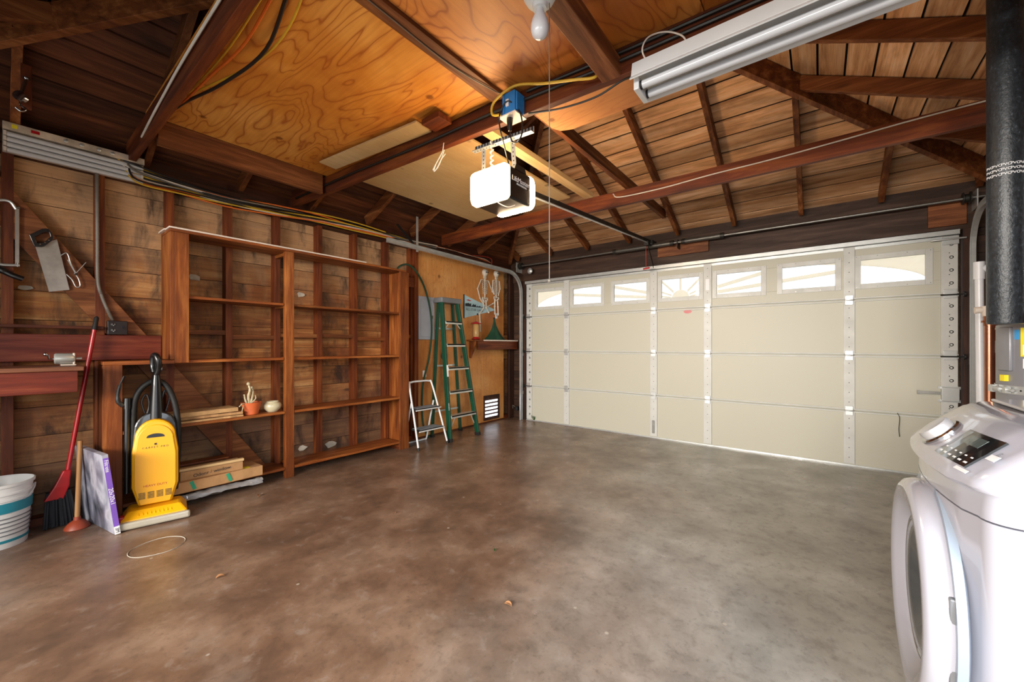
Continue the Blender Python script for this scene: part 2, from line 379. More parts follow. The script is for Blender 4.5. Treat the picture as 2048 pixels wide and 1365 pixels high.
def curve_pts(ctrl, n=8):   # Catmull-Rom through control points
    c = [Vector(p) for p in ctrl]; c = [c[0]*2-c[1]]+c+[c[-1]*2-c[-2]]; out = []
    for i in range(1, len(c)-2):
        for k in range(n):
            t = k/n; p0, p1, p2, p3 = c[i-1:i+3]
            out.append(.5*((2*p1)+(p2-p0)*t+(2*p0-5*p1+4*p2-p3)*t*t+(3*p1-p0-3*p2+p3)*t**3))
    out.append(c[-2]); return out

# ================================================================ THE ROOM
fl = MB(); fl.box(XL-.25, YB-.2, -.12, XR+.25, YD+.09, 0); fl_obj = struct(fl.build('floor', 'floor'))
out = MB(); out.box(-9, YD+.095, -.14, 7, YD+9, -.02); o = out.build('floor_outside', plain('driveway_concrete', '#b8b4aa', .8)); struct(o)

# left wall: horizontal boards, studs, plates
wl_ = MB(); z = 0
while z < 2.46:
    h = .19; zt = min(z+h-.004, 2.5); wl_.box(XL-.115, YB, z, XL-.09, YD+.1, zt); z += h
wl_.box(XL-.14, YB, 0, XL-.12, YD+.1, 2.5)
wall_left = struct(wl_.build('wall_left', 'siding'))
def wpart(name, mat, *bx, parent=None, bevel=.002):
    m = MB()
    for b in bx: m.box(*b)
    return m.build(name, mat, parent or wall_left, bevel=bevel)
ys = [0.025, .422, .80, 1.185, 1.565, 1.958, 2.34, 2.735, 3.10, 3.50, 3.90, 4.30, 4.70]
ys = [-.56, -.37] + ys
for y in ys: wpart('stud', 'frame_z', (XL-.09, y-.024, .06, XL, y+.024, 2.36))
wpart('sill_plate', 'frame_y', (XL-.09, YB, 0.0, XL, YD, .055))
wpart('top_plate', 'darkwood_y', (XL-.10, YB, 2.36, XL+.005, YD, 2.405), (XL-.10, YB, 2.41, XL+.005, YD, 2.47))
m = MB(); m.bar((XL-.012, -.22, 2.36), (XL-.012, 1.40, .03), .022, .17, up=(0, 1, 1)); m.build('diagonal_brace', 'rafter_y', wall_left, bevel=.002)
# blocking between studs at the middle of the wall (seen through the shelves)
for a, b, zz in ((.80, 1.185, 1.27), (1.185, 1.565, 1.235), (1.565, 1.958, 1.255), (1.958, 2.34, 1.26), (2.34, 2.735, 1.235), (2.735, 3.1, 1.27)):
    wpart('blocking', 'rafter_y', (XL-.085, a+.024, zz-.02, XL-.01, b-.024, zz+.018))
for u, v, s_ in ((388, 556, .05), (601, 590, .04), (662, 888, .07), (604, 896, .05), (48, 576, .04)):
    p = P(u, v, x=XL-.088); pl = [(math.cos(a/9*6.283)*s_*random.uniform(.6, 1.1), math.sin(a/9*6.283)*s_*random.uniform(.35, .7)) for a in range(9)]
    mm = MB(); mm.prism(pl, p, (0, 1, 0), (0, 0, 1), (.008, 0, 0)); mm.build('plaster_patch', 'plaster', wall_left)
# plywood lining near the garage door (two sheets)
m = MB(); m.box(XL, 3.16, .02, XL+.012, 4.34, 2.36); m.build('plywood_lining', 'ply_wall', wall_left)
m = MB(); m.box(XL, 4.345, .02, XL+.012, 4.86, 2.36); m.build('plywood_lining', 'ply_wall', wall_left)
m = MB(); m.box(XL, 3.10, .02, XL+.04, 3.155, 2.36); m.build('stud', 'frame_z', wall_left)

# frieze boards closing the eaves above the plates
for nm_, bx in (('frieze_board', (XL-.125, YB, 2.40, XL-.095, YD+.1, 2.70)), ('frieze_board', (XR+.095, YB, 2.40, XR+.125, YD+.1, 2.70)), ('frieze_board', (XL-.1, YD+.085, 2.40, XR+.1, YD+.12, 2.70))):
    wpart(nm_, 'darkwood_y' if bx[4]-bx[1] > 1 else 'darkwood_x', bx)

# right wall and back wall
wr = MB(); z = 0
while z < 2.46: wr.box(XR+.09, YB, z, XR+.115, YD+.1, min(z+.186, 2.5)); z += .19
wall_right = struct(wr.build('wall_right', 'siding'))
for k in range(14):
    y = -.55+k*.4; m = MB(); m.box(XR, y-.022, .05, XR+.09, y+.022, 2.38); m.build('stud', 'frame_z', wall_right)
m = MB(); m.box(XR, YB, 2.38, XR+.1, YD, 2.47); m.build('top_plate', 'darkwood_y', wall_right)
wb = MB()
for x0, x1, z0, z1 in ((XL-.1, -3.3, 0, 2.5), (.9, XR+.1, 0, 2.5), (-3.3, .9, 2.08, 2.62)):  # unseen wall; its wide opening is added to let soft lamp light in
    z = z0
    while z < z1-.01: wb.box(x0, YB-.06, z, x1, YB-.03, min(z+.186, z1)); z += .19
wall_back = struct(wb.build('wall_back', 'darkwood_z'))

# garage-door wall: jamb boards and header
wf = MB()
for z in [i*.15 for i in range(16)]:
    wf.box(XL-.1, YD+.055, z, -3.63, YD+.08, z+.146)
    wf.box(.965, YD+.055, z, XR+.1, YD+.08, z+.146)
wall_front = struct(wf.build('wall_front', 'darkwood_x'))
stop_ = MB(); stop_.box(XL-.1, YD+.082, 0, -3.60, YD+.095, 2.45); stop_.box(.93, YD+.082, 0, XR+.1, YD+.095, 2.45); stop_.box(-3.65, YD+.082, 2.10, .95, YD+.095, 2.45); stop_.build('outer_sheathing', 'darkwood_x', wall_front)
def fpart(name, mat, *b, bevel=.002):
    m = MB(); m.box(*b); return m.build(name, mat, wall_front, bevel=bevel)
fpart('header_beam', 'darkwood_x', XL, YD+.03, 2.16, XR, YD+.12, 2.475)
fpart('jamb_post', 'darkwood_z', -3.72, YD+.0, 0, -3.63, YD+.054, 2.16)
fpart('jamb_post', 'darkwood_z', XL+.012, YD-.06, 0, XL+.05, YD+.054, 2.36)
fpart('jamb_post', 'darkwood_z', .965, YD, 0, 1.05, YD+.054, 2.16)
fpart('jamb_post', 'frame_z', XR-.07, YD, 0, XR, YD+.054, 2.16)
fpart('spring_pad', 'rafter_x', -1.60, YD+.005, 2.26, -1.02, YD+.03, 2.40)
fpart('spring_pad', 'rafter_x', .76, YD+.005, 2.20, .99, YD+.03, 2.40)

# ---------------------------------------------------------------- roof
rb = MB(); dz = .135   # deck above the rafter undersides
def rz_(d): return ZP+S*d+dz
bw = .152; ct = .02
d = -.15
while d < (XR-XL)/2:      # front slope: boards run in x
    d1 = min(d+bw-.010, (XR-XL)/2)
    p = []
    for t_ in (0, .012):
        p += [(XL+d, YD-d, rz_(d)+t_), (XR-d, YD-d, rz_(d)+t_), (XR-d1, YD-d1, rz_(d1)+t_), (XL+d1, YD-d1, rz_(d1)+t_)]
    rb.hexa(p); d += bw+.012
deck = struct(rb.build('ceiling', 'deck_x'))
rb = MB(); d = -.15
while d < (XR-XL)/2:      # back slope
    d1 = min(d+bw-.013, (XR-XL)/2); p = []
    for t_ in (0, ct):
        p += [(XL+d, YB+d, rz_(d)+t_), (XR-d, YB+d, rz_(d)+t_), (XR-d1, YB+d1, rz_(d1)+t_), (XL+d1, YB+d1, rz_(d1)+t_)]
    rb.hexa(p); d += bw
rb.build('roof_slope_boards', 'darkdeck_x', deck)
for sgn in (0, 1):
    rb = MB(); d = -.15
    while d < (XR-XL)/2:
        d1 = min(d+bw-.013, (XR-XL)/2)
        xa, xb = (XL+d, XL+d1) if sgn == 0 else (XR-d, XR-d1)
        p = []
        for t_ in (0, ct):
            p += [(xa, YB+d, rz_(d)+t_), (xa, YD-d, rz_(d)+t_), (xb, YD-d1, rz_(d1)+t_), (xb, YB+d1, rz_(d1)+t_)]
        rb.hexa(p); d += bw
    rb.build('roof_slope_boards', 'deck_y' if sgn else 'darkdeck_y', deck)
# an opaque felt layer above the boards so no sky shows through the gaps
ft = MB(); a = (XL-.2, YD+.2, rz_(-.2)+.03); b = (XR+.2, YD+.2, rz_(-.2)+.03); c_ = (CX, YA, rz_((XR-XL)/2)+.035)
e = (XL-.2, YB-.2, a[2]); f_ = (XR+.2, YB-.2, a[2]); g = (CX, YB+(XR-XL)/2, c_[2])
v = ft._v([a, b, c_, e, f_, g]); ft._f([v[0], v[1], v[2]]); ft._f([v[3], v[0], v[2], v[5]]); ft._f([v[1], v[4], v[5], v[2]]); ft._f([v[3], v[4], v[5]])
ft.build('roofing_felt', plain('roofing_felt', '#17110d', .9), deck)
def rafter(p0, p1, name='rafter', w_=.04, h_=.10, mat='rafter_y'):
    m = MB(); u = Vector((0, 0, h_/2)); m.bar(Vector(p0)+u, Vector(p1)+u, w_, h_); return m.build(name, mat, deck, bevel=.002)
hw = (XR-XL)/2
for k in range(-4, 5):   # front slope
    x = CX+.015+k*.605; dmax = min(x-XL, XR-x)
    if dmax < .1: continue
    rafter((x, YD+.02, ZP-.01+.02), (x, YD-dmax, ZP+S*dmax+.02))
for k in range(8):
    y = 4.31-.608*k; dmax = min(hw, YD-y, y-YB)
    rafter((XL-.02, y, ZP+.01), (XL+dmax, y, ZP+S*dmax+.02), mat='rafter_x')
    rafter((XR+.02, y, ZP+.01), (XR-dmax, y, ZP+S*dmax+.02), mat='rafter_x')
for k in range(-4, 5):
    x = CX+.015+k*.605; dmax = min(x-XL, XR-x)
    if dmax > .1: rafter((x, YB-.02, ZP+.01), (x, YB+dmax, ZP+S*dmax+.02))
for x0, sx in ((XL, 1), (XR, -1)):
    rafter((x0, YD, ZP-.03), (x0+sx*hw, YA, ZP+S*hw-.03), 'hip_rafter', .045, .15)
    rafter((x0, YB, ZP-.03), (x0+sx*hw, YB+hw, ZP+S*hw-.03), 'hip_rafter', .045, .15)
rafter((CX, YA+.05, ZP+S*hw-.03), (CX, YB+hw-.05, ZP+S*hw-.03), 'ridge_board', .03, .15)

# ceiling joists: separate 2x6 timbers from wall to wall
def joist(p0, p1, label, w_=.042, h_=.14):
    m = MB(); u = Vector((0, 0, h_/2)); m.bar(Vector(p0)+u, Vector(p1)+u, w_, h_)
    return tag(m.build('ceiling_joist', 'frame_x', bevel=.003), label, 'joist', 'ceiling joists across the garage')
joist((XL, .575, ZP), (XR, .60, ZP), 'red-brown ceiling joist at upper left, cables stapled to both its sides')
joist((XL, 1.71, ZP), (XR, 1.98, ZP), 'long red-brown ceiling joist carrying the blue outlet box and the opener bracket')
joist((XL, 3.59, ZP), (XR, 3.59, ZP), 'ceiling joist nearest the garage door with a white wire on its face')
m = MB(); m.bar((-.80, .35, ZP+.045), (-.815, 1.86, ZP+.045), .095, .09); tag(m.build('short_beam', 'rafter_y', bevel=.004), 'thick sawn beam end under the plywood with green-stained cut end, beside the light bulb', 'beam')
m = MB(); m.bar((-1.42, 2.02, 2.675), (-1.42, 4.70, 2.675), .04, .09); tag(m.build('long_timber', 'rafter_y', bevel=.002), 'long board lying across the joists above the opener rail, running to the door wall', 'board')
m = MB(); m.bar((-1.83, 1.93, 2.665), (-1.83, 3.62, 2.665), .09, .045); tag(m.build('loose_timber', 'pine', bevel=.002), 'lit board lying on two joists along the edge of the pale plywood', 'board')
# sheets laid on the joists
def sheet(name, x0, y0, x1, y1, z, mat, label, t_=.014):
    m = MB(); m.box(x0, y0, z, x1, y1, z+t_); return tag(m.build(name, mat), label, 'plywood')
sheet('plywood_sheet', -3.36, .56, -1.50, 1.80, 2.622, 'ply_orange', 'large orange plywood sheet with swirling grain resting on the ceiling joists, upper left')
sheet('plywood_sheet', -1.495, .56, -.40, 1.90, 2.622, 'ply_orange_y', 'orange plywood sheet with a big knot, above the bare light bulb')
sheet('plywood_sheet', -.395, .56, XR-.35, 1.95, 2.622, 'ply_orange_y', 'dark orange plywood sheet above the near fluorescent fixture, top edge')
sheet('plywood_sheet', -3.22, 1.93, -1.95, 3.45, 2.622, 'ply_pale', 'pale dusty plywood sheet lying on the joists behind the door opener')
m = MB(); m.prism([(-1.40, 1.93), (-.15, 1.93), (-.15, 2.33), (-1.30, 2.33), (-1.37, 2.30), (-1.40, 2.24)], (0, 0, 2.6), (1, 0, 0), (0, 1, 0), (0, 0, .014))
tag(m.build('plywood_offcut', 'ply_gusset'), 'plywood offcut with a rounded corner above the joist, right of the opener bracket', 'plywood')
m = MB(); m.box(-1.53, .60, 2.600, -1.44, 1.79, 2.622); tag(m.build('seam_board', 'rafter_y'), 'narrow board under the seam between two orange plywood sheets', 'board')
m = MB(); m.box(-3.40, .62, 2.46, -3.36, 1.69, 2.62); tag(m.build('edge_board', 'rafter_y', bevel=.002), 'board between two joists along the left edge of the orange plywood', 'board')
m = MB(); m.bar((-3.10, 1.60, 2.60), (-2.05, 1.70, 2.60), .14, .012); tag(m.build('lath_panel', 'ply_pale'), 'narrow grooved panel wedged between orange plywood and the joist', 'board')
m = MB(); m.box(-2.0, 1.64, 2.565, -1.84, 1.75, 2.60); tag(m.build('wood_block', 'frame_x', bevel=.002), 'short wood block at the end of the grooved panel, on the joist', 'board')
# hanging wood post at upper left with a pulley
m = MB(); m.box(-3.47, .065, 2.47, -3.43, .105, 2.70); tag(m.build('hanging_post', 'frame_z', bevel=.002), 'short wood post hanging from the rafters at the upper left edge', 'post')
t = thing('pulley', 'small chrome pulley with a hook hanging on the short post, upper left', 'pulley', (-3.39, .07, 2.43))
m = MB(); m.lathe([(.012, -.014), (.026, -.012), (.020, 0), (.026, .012), (.012, .014)], (-3.39, .065, 2.50), (.8, -.6, 0)); m.build('wheel', 'chrome', t)
m = MB(); m.tube([(-3.40, .085, 2.61), (-3.395, .075, 2.56), (-3.39, .065, 2.50)], .008); m.lathe([(.016, 0), (.016, .006)], (-3.40, .085, 2.61), (0, 0, 1), 12); m.build('strap', 'chrome', t)
m = MB(); m.tube(curve_pts([(-3.39, .065, 2.475), (-3.39, .065, 2.455), (-3.385, .083, 2.437), (-3.385, .066, 2.42), (-3.385, .048, 2.432)]), .005); m.build('hook', 'chrome', t)

# ---------------------------------------------------------------- garage door
CXD = -1.335; HW = 2.275; SH = .5325
door = thing('door_1', '', 'door', (CXD, YD+.02, 0)); del door['label'], door['category']; door['kind'] = 'structure'
WC = [CXD+(k-3)*.6205 for k in range(7)]; WW = .2275; WZ0, WZ1 = 1.735, 1.985
for i in range(4):
    z0 = i*SH+.012; z1 = (i+1)*SH-.002
    m = MB()
    if i < 3: m.box(CXD-HW, YD, z0, CXD+HW, YD+.04, z1)
    else:
        m.box(CXD-HW, YD, z0, CXD+HW, YD+.04, WZ0); m.box(CXD-HW, YD, WZ1, CXD+HW, YD+.04, z1)
        xs = [CXD-HW]+[q for c in WC for q in (c-WW, c+WW)]+[CXD+HW]
        for k in range(0, len(xs), 2): m.box(xs[k], YD, WZ0, xs[k+1], YD+.04, WZ1)
    m.build('door_panel', 'doorskin', door, bevel=.002)
for i in range(1, 4):   # section joints: two pale lips with a gap
    m = MB(); z = i*SH
    m.box(CXD-HW, YD-.014, z+.010, CXD+HW, YD, z+.022); m.box(CXD-HW, YD-.014, z-.016, CXD+HW, YD, z-.004)
    m.build('section_joint', 'stile', door, bevel=.002)
m = MB(); m.box(CXD-HW+.01, YD+.012, .01, CXD+HW-.01, YD+.03, 1.69); m.build('panel_core', 'doorskin', door)
m = MB(); m.box(CXD-HW, YD-.012, 0, CXD+HW, YD+.03, .014); m.build('bottom_seal', 'galv', door)
m = MB()   # top strut: a hat-section rib
m.box(CXD-HW, YD-.05, 2.105, CXD+HW, YD-.045, 2.155); m.box(CXD-HW, YD-.05, 2.150, CXD+HW, YD, 2.155); m.box(CXD-HW, YD-.05, 2.105, CXD+HW, YD-.0, 2.110); m.box(CXD-HW, YD-.012, 2.08, CXD+HW, YD-.008, 2.106); m.box(CXD-HW, YD-.028, 2.125, CXD+HW, YD-.024, 2.135)
m.build('top_strut', 'galv', door)
STX = [CXD-1.56, CXD-.31, CXD+.31, CXD+1.56]
def stile(x, w_, i, holes=False):
    z0 = i*SH+.022; z1 = (i+1)*SH-.016
    m = MB(); m.box(x-w_/2, YD-.014, z0, x+w_/2, YD-.0005, z1); st = m.build('stile', 'stile', door, bevel=.002)
    m = MB()
    for k in range(5):
        zz = z0+.06+k*(z1-z0-.12)/4; m.lathe([(.004, 0), (.004, -.002)], (x, YD-.0135, zz), (0, 1, 0), 8)
    m.build('screw', 'darksteel', st)
    if holes:
        m = MB()
        for k in range(4):
            zz = z0+.08+k*(z1-z0-.16)/3; m.lathe([(.014, 0), (.014, -.003), (.008, -.004), (.008, 0)], (x+.012, YD-.013, zz), (0, 1, 0), 14)
        m.build('slot', 'darksteel', st)
for i in range(4):
    for x in STX: stile(x, .085, i)
    stile(CXD-HW+.055, .10, i, True); stile(CXD+HW-.055, .10, i, True)
for i in range(1, 4):
    z = i*SH
    for x in STX:
        m = MB(); m.box(x-.03, YD-.022, z-.045, x+.03, YD-.014, z+.045); m.tube([(x-.035, YD-.024, z), (x+.035, YD-.024, z)], .007, 8); m.build('hinge', 'galv', door, bevel=.002)
    for sx in (-1, 1):
        x = CXD+sx*(HW-.05); m = MB(); m.box(x-.04, YD-.022, z-.03, x+.04, YD-.014, z+.05); m.build('roller_hinge', 'galv', door, bevel=.002)
        m = MB(); m.tube([(x-sx*.06, YD-.03, z), (x+sx*.085, YD-.03, z)], .006, 8); m.lathe([(.022, 0), (.022, .012)], (x+sx*.075, YD-.03, z), (sx, 0, 0), 14); m.build('roller', 'darksteel', door)
x = CXD+HW-.05
m = MB(); m.box(x-.05, YD-.03, 2.03, x+.05, YD-.014, 2.10); m.tube([(x-.12, YD-.04, 2.075), (x+.09, YD-.04, 2.075)], .008, 8); m.build('top_bracket', 'galv', door, bevel=.002)
m = MB(); m.box(x-.055, YD-.045, .68, x+.05, YD-.014, .80); lk = m.build('slide_lock', 'galv', door, bevel=.003)
m = MB(); m.box(x-.20, YD-.038, .735, x-.05, YD-.03, .76); m.box(x-.205, YD-.044, .73, x-.19, YD-.028, .765); m.build('lock_bar', 'steel', lk)
for k in range(2):
    m = MB(); z = .68+k*.115; m.box(x-.075, YD-.02, z-.01, x+.06, YD-.0145, z+.012); m.build('lock_plate', 'galv', lk)
m = MB(); m.box(STX[1]-.015, YD-.025, .06, STX[1]+.015, YD-.014, .22); m.build('lift_handle', 'steel', door, bevel=.003)
m = MB(); m.lathe([(.045, 0), (.045, .002)], (-1.335+.09, YD-.002, 1.565), (0, -1, 0), 20, .5); m.build('maker_badge', 'red', door)
m = MB(); m.box(STX[2]-.02, YD-.0175, 1.80, STX[2]+.02, YD-.0145, 1.93); m.build('sticker', 'labelw', door)
# windows with arch and sunburst inserts
EA, EB = 2.10, .31
def ray_bar(m, x0, x1, ang, y, hh=.019):
    sl = math.tan(ang)
    if ang > 1.5: m.box(CXD-.008, y, WZ0, CXD+.008, y+.006, WZ1); return
    n = 12
    seg = []
    for k in range(n+1):
        xx = x0+(x1-x0)*k/n; zz = WZ0+abs(xx-CXD)*sl; seg.append((xx, zz))
    th_ = hh/math.cos(ang)
    lo_ = [(x_, max(WZ0, z_-th_)) for x_, z_ in seg if z_-th_ < WZ1]
    if len(lo_) < 2: return
    hi_ = [(x_, min(WZ1, z_+th_)) for x_, z_ in seg if z_-th_ < WZ1]
    m.prism(lo_+hi_[::-1], (0, y, 0), (1, 0, 0), (0, 0, 1), (0, .006, 0))
for k, c in enumerate(WC):
    wf_ = MB(); a, b, ff = c-WW, c+WW, .035
    for (p0, p1, q0, q1) in ((a-ff, a+.012, WZ0-ff, WZ1+ff), (b-.012, b+ff, WZ0-ff, WZ1+ff)): wf_.box(p0, YD-.006, q0, p1, YD+.02, q1)
    wf_.box(a+.012, YD-.006, WZ0-ff, b-.012, YD+.02, WZ0+.012); wf_.box(a+.012, YD-.006, WZ1-.012, b-.012, YD+.02, WZ1+ff)
    fr = wf_.build('window_frame', 'stile', door, bevel=.002)
    m = MB(); m.box(a+.01, YD+.012, WZ0+.01, b-.01, YD+.015, WZ1-.01); m.build('window_pane', 'glass', fr)
    m = MB()
    for ux in (a-.02, c-.1, c+.1, b+.02):
        for zz in (WZ0-.02, WZ1+.02): m.lathe([(.004, 0), (.004, .002)], (ux, YD-.006, zz), (0, -1, 0), 8)
    m.build('screw', 'steel', fr)
    ins = MB(); y = YD+.026
    if k == 3:
        poly = [(CXD+.1*math.cos(t_), WZ0+.1*math.sin(t_)) for t_ in [math.pi*i/16 for i in range(17)]]
        ins.prism(poly, (0, y, 0), (1, 0, 0), (0, 0, 1), (0, .006, 0))
    n = 24   # solid corner outside the arch
    ed = [(a+(b-a)*i/n, WZ0+EB*math.sqrt(max(0, 1-((a+(b-a)*i/n-CXD)/EA)**2))) for i in range(n+1)]
    ed = [e_ for e_ in ed if e_[1] < WZ1-.002]
    if len(ed) > 1: ins.prism(ed+[(ed[-1][0], WZ1), (ed[0][0], WZ1)], (0, y, 0), (1, 0, 0), (0, 0, 1), (0, .006, 0))
    if k == 3:
        for s_ in (-1, 1):
            for an, xs_ in ((R_(9), .112), (R_(22), .104), (R_(45), .078)): ray_bar(ins, CXD+s_*xs_, CXD+s_*WW, an, y, .009 if an < .5 else .011)
        ins.box(CXD-.011, y, WZ0+.101, CXD+.011, y+.006, WZ1)
    elif k in (2, 4):
        s_ = 1 if k == 4 else -1
        for an in (R_(6), R_(14)): ray_bar(ins, c-WW, c+WW, an, y)
    elif k in (1, 5): ray_bar(ins, c-WW, c+WW, R_(6), y)
    ins.build('sunburst_insert', 'insert', fr)

# door hardware
def track(sx, x, yend, label):
    t = thing('garage_door_track', label, 'track', (x, YD-.05, 0), 0, 'roller tracks of the garage door')
    rr = .30; zt = 2.27
    pts = [(x, YD-.05, 0.0), (x, YD-.05, zt-rr)]
    for i in range(1, 10): a = math.pi/2*i/9; pts.append((x, YD-.05-rr*(1-math.cos(a)), zt-rr+rr*math.sin(a)))
    zend = zt+.03
    pts.append((x, yend, zend))
    # C-channel: web and two lips swept along the path
    for nm, dx, w_, th_ in (('channel', 0, .004, .05),):
        m = MB()
        prof = [(-.012, -.026), (.016, -.026), (.016, .026), (-.012, .026), (-.012, .019), (.010, .019), (.010, -.019), (-.012, -.019)]
        loops = []
        for i, p in enumerate(pts):
            a = Vector(pts[max(0, i-1)]); b = Vector(pts[min(len(pts)-1, i+1)]); dd = (b-a).normalized(); nn = Vector((1, 0, 0)); uu = nn.cross(dd).normalized()
            loops.append([Vector(p)+nn*q*sx+uu*r_ for q, r_ in prof])
        m.loft(loops, True, False); m.build(nm, 'galv', t)
    return t
tl = track(-1, -3.68, 2.55, 'galvanised roller track left of the garage door, curving back along the left wall')
m = MB(); m.bar((-3.70, 2.97, 2.25), (-3.70, 2.97, 2.66), .03, .004, up=(1, 0, 0)); m.build('hanger_strap', 'galv', tl)
m = MB(); m.bar((-3.71, 2.97, 2.30), (-3.85, 2.80, 2.56), .03, .004, up=(1, 0, 0)); m.build('hanger_strap', 'darksteel', tl)
tr_ = track(1, 1.01, 2.55, 'galvanised roller track right of the garage door beside the white pipe')
m = MB(); m.bar((1.01, 3.0, 2.28), (1.01, 3.0, 2.7), .03, .004, up=(1, 0, 0)); m.build('hanger_strap', 'galv', tr_)
for t_, x in ((tl, -3.70), (tr_, 1.03)):
    for z in (.4, 1.0, 1.6):
        m = MB(); m.box(x-.03, YD-.02, z, x+.03, YD-.005, z+.05); m.build('track_bracket', 'galv', t_)
ts = thing('torsion_shaft', 'long steel torsion shaft with springs above the garage door', 'door spring', (CXD, YD-.09, 2.38))
m = MB(); m.tube([(CXD-2.42, YD-.09, 2.39), (CXD+2.42, YD-.09, 2.39)], .0135, 12); m.build('shaft', 'steel', ts)
for a, b in ((-2.125, -1.40), (-1.27, -.86)):
    m = MB(); n = int((b-a)/.006); m.tube([(a, YD-.09, 2.39), (b, YD-.09, 2.39)], .027, 16)
    m.build('spring', plain('coiled_spring_steel', '#6b6a66', .4, .8), ts)
    for q in (a, b): m = MB(); m.tube([(q-.02, YD-.09, 2.39), (q+.02, YD-.09, 2.39)], .032, 14); m.build('spring_cone', 'darksteel', ts)
for x in (CXD-2.33, CXD+2.30):
    m = MB(); m.lathe([(.05, 0), (.05, .006), (.035, .012), (.035, .035), (.05, .042), (.05, .05)], (x-.02, YD-.09, 2.39), (1, 0, 0), 20); m.build('cable_drum', 'darksteel', ts)
    m = MB(); m.box(x-.06*(1 if x < 0 else -1)-.004, YD-.12, 2.30, x-.06*(1 if x < 0 else -1)+.004, YD+.03, 2.45); m.build('end_bearing_plate', 'galv', ts)
m = MB(); m.box(CXD-.004, YD-.12, 2.32, CXD+.004, YD+.0, 2.42); m.build('centre_bracket', 'darksteel', ts)

# ---------------------------------------------------------------- opener
op = thing('garage_door_opener', 'black garage door opener with a glowing lamp lens hanging from the joist', 'garage door opener', (-1.65, 2.02, 2.06))
def lens_loops(y0, y1, yb, x0=-1.80, x1=-1.50, z0=2.065, z1=2.285):
    def rr(x0, x1, z0, z1, r, y):
        pts = []
        for cx, cz, a0 in ((x1-r, z1-r, 0), (x0+r, z1-r, 90), (x0+r, z0+r, 180), (x1-r, z0+r, 270)):
            for k in range(5): a = R_(a0+k*22.5); pts.append((cx+r*math.cos(a), y, cz+r*math.sin(a)))
        return pts
    return [rr(x0, x1, z0, z1, .03, y0), rr(x0+.002, x1-.002, z0+.002, z1-.002, .03, y1), rr(x0+.012, x1-.012, z0+.02, z1-.015, .03, yb), rr(x0+.03, x1-.03, z0+.045, z1-.035, .03, yb+(yb-y1)*.35)]
m = MB(); m.loft(lens_loops(1.915, 1.885, 1.865)); m.build('lamp_lens', 'lens', op)
m = MB(); m.loft(lens_loops(2.145, 2.175, 2.20)); m.build('lamp_lens', 'lens_far', op)
m = MB(); m.box(-1.795, 1.917, 2.075, -1.505, 2.143, 2.275); body = m.build('housing', 'black', op, bevel=.012)
m = MB(); m.prism([(-.06, 0), (.06, 0), (.045, .035), (-.045, .035)], (-1.504, 2.03, 2.27), (0, 1, 0), (0, 0, 1), (-.006, 0, 0)); m.build('top_tab', 'darksteel', body)
text('brand_text', 'LiftMaster', .045, 'labelw', op, frame3((-1.5025, 2.03, 2.205), (0, 1, 0), (0, 0, 1)), .0006)
text('brand_text', 'PROFESSIONAL', .016, 'labelw', op, frame3((-1.5025, 2.04, 2.178), (0, 1, 0), (0, 0, 1)), .0006)
m = MB(); m.tube(curve_pts([(-1.60, 1.875, 2.08), (-1.60, 1.93, 2.06), (-1.57, 1.98, 2.045), (-1.55, 2.03, 2.066)]), .003, 6); m.build('antenna_wire', 'white_c', op)
m = MB(); m.bar((-1.65, 2.145, 2.25), (-1.65, 4.93, 2.44), .018, .045); rl = m.build('rail', 'darksteel', op, bevel=.002)
m = MB(); m.bar((-1.635, 2.145, 2.222), (-1.635, 4.93, 2.412), .02, .006); m.build('rail_flange', 'galv', rl)
m = MB(); m.box(-1.68, 4.90, 2.39, -1.62, 5.06, 2.46); m.build('rail_bracket', 'darksteel', op)
m = MB(); m.box(-1.675, 4.76, 2.37, -1.625, 4.84, 2.42); m.build('trolley', 'darksteel', op)
m = MB(); m.bar((-1.65, 4.81, 2.40), (-1.635, 4.99, 2.13), .025, .006, up=(1, 0, 0)); m.build('door_arm', 'darksteel', op)
def perf(p0, p1, w_, th_, up, name='perforated_strap', parent=op, n=None):
    m = MB(); m.bar(p0, p1, w_, th_, up=up); st = m.build(name, 'galv', parent)
    p0, p1 = Vector(p0), Vector(p1); d = (p1-p0); L = d.length; d.normalize(); sd = d.cross(Vector(up)).normalized(); nn = sd.cross(d).normalized()
    m = MB(); k = 0; n = n or int(L/.024)
    for i in range(n):
        c = p0+d*(.012+i*(L-.024)/max(1, n-1)); m.bar(c-d*.004, c+d*.004, .008, th_+.001, up=up)
    m.build('strap_hole', 'rubber', st)
perf((-1.83, 1.955, 2.475), (-1.37, 1.985, 2.475), .004, .04, (0, 0, 1))
perf((-1.83, 1.94, 2.456), (-1.37, 1.97, 2.456), .035, .004, (0, 0, 1))
perf((-1.75, 1.95, 2.27), (-1.75, 1.955, 2.475), .032, .004, (0, 1, 0))
perf((-1.53, 2.0, 2.27), (-1.53, 1.975, 2.475), .032, .004, (0, 1, 0))
m = MB(); m.tube([(-1.66+.008*math.cos(i*.9), 1.93+.008*math.sin(i*.9), 2.28+.19*i/40) for i in range(41)], .006, 8); m.build('twisted_bell_wire', 'white_c', op)
ob = thing('outlet_box', 'blue plastic outlet box on the joist above the opener, cord plugged in', 'outlet', (-1.36, 1.78, 2.44))
m = MB(); m.box(-1.42, 1.74, 2.455, -1.33, 1.82, 2.58); m.box(-1.328, 1.745, 2.47, -1.318, 1.815, 2.57); m.box(-1.41, 1.735, 2.47, -1.40, 1.739, 2.57); m.build('box', 'blue', ob, bevel=.003)
m = MB(); m.box(-1.435, 1.725, 2.447, -1.315, 1.83, 2.454); m.build('cover_plate', 'whitepaint', ob)
m = MB(); m.box(-1.39, 1.733, 2.50, -1.37, 1.739, 2.54); m.build('label', 'labelw', ob)
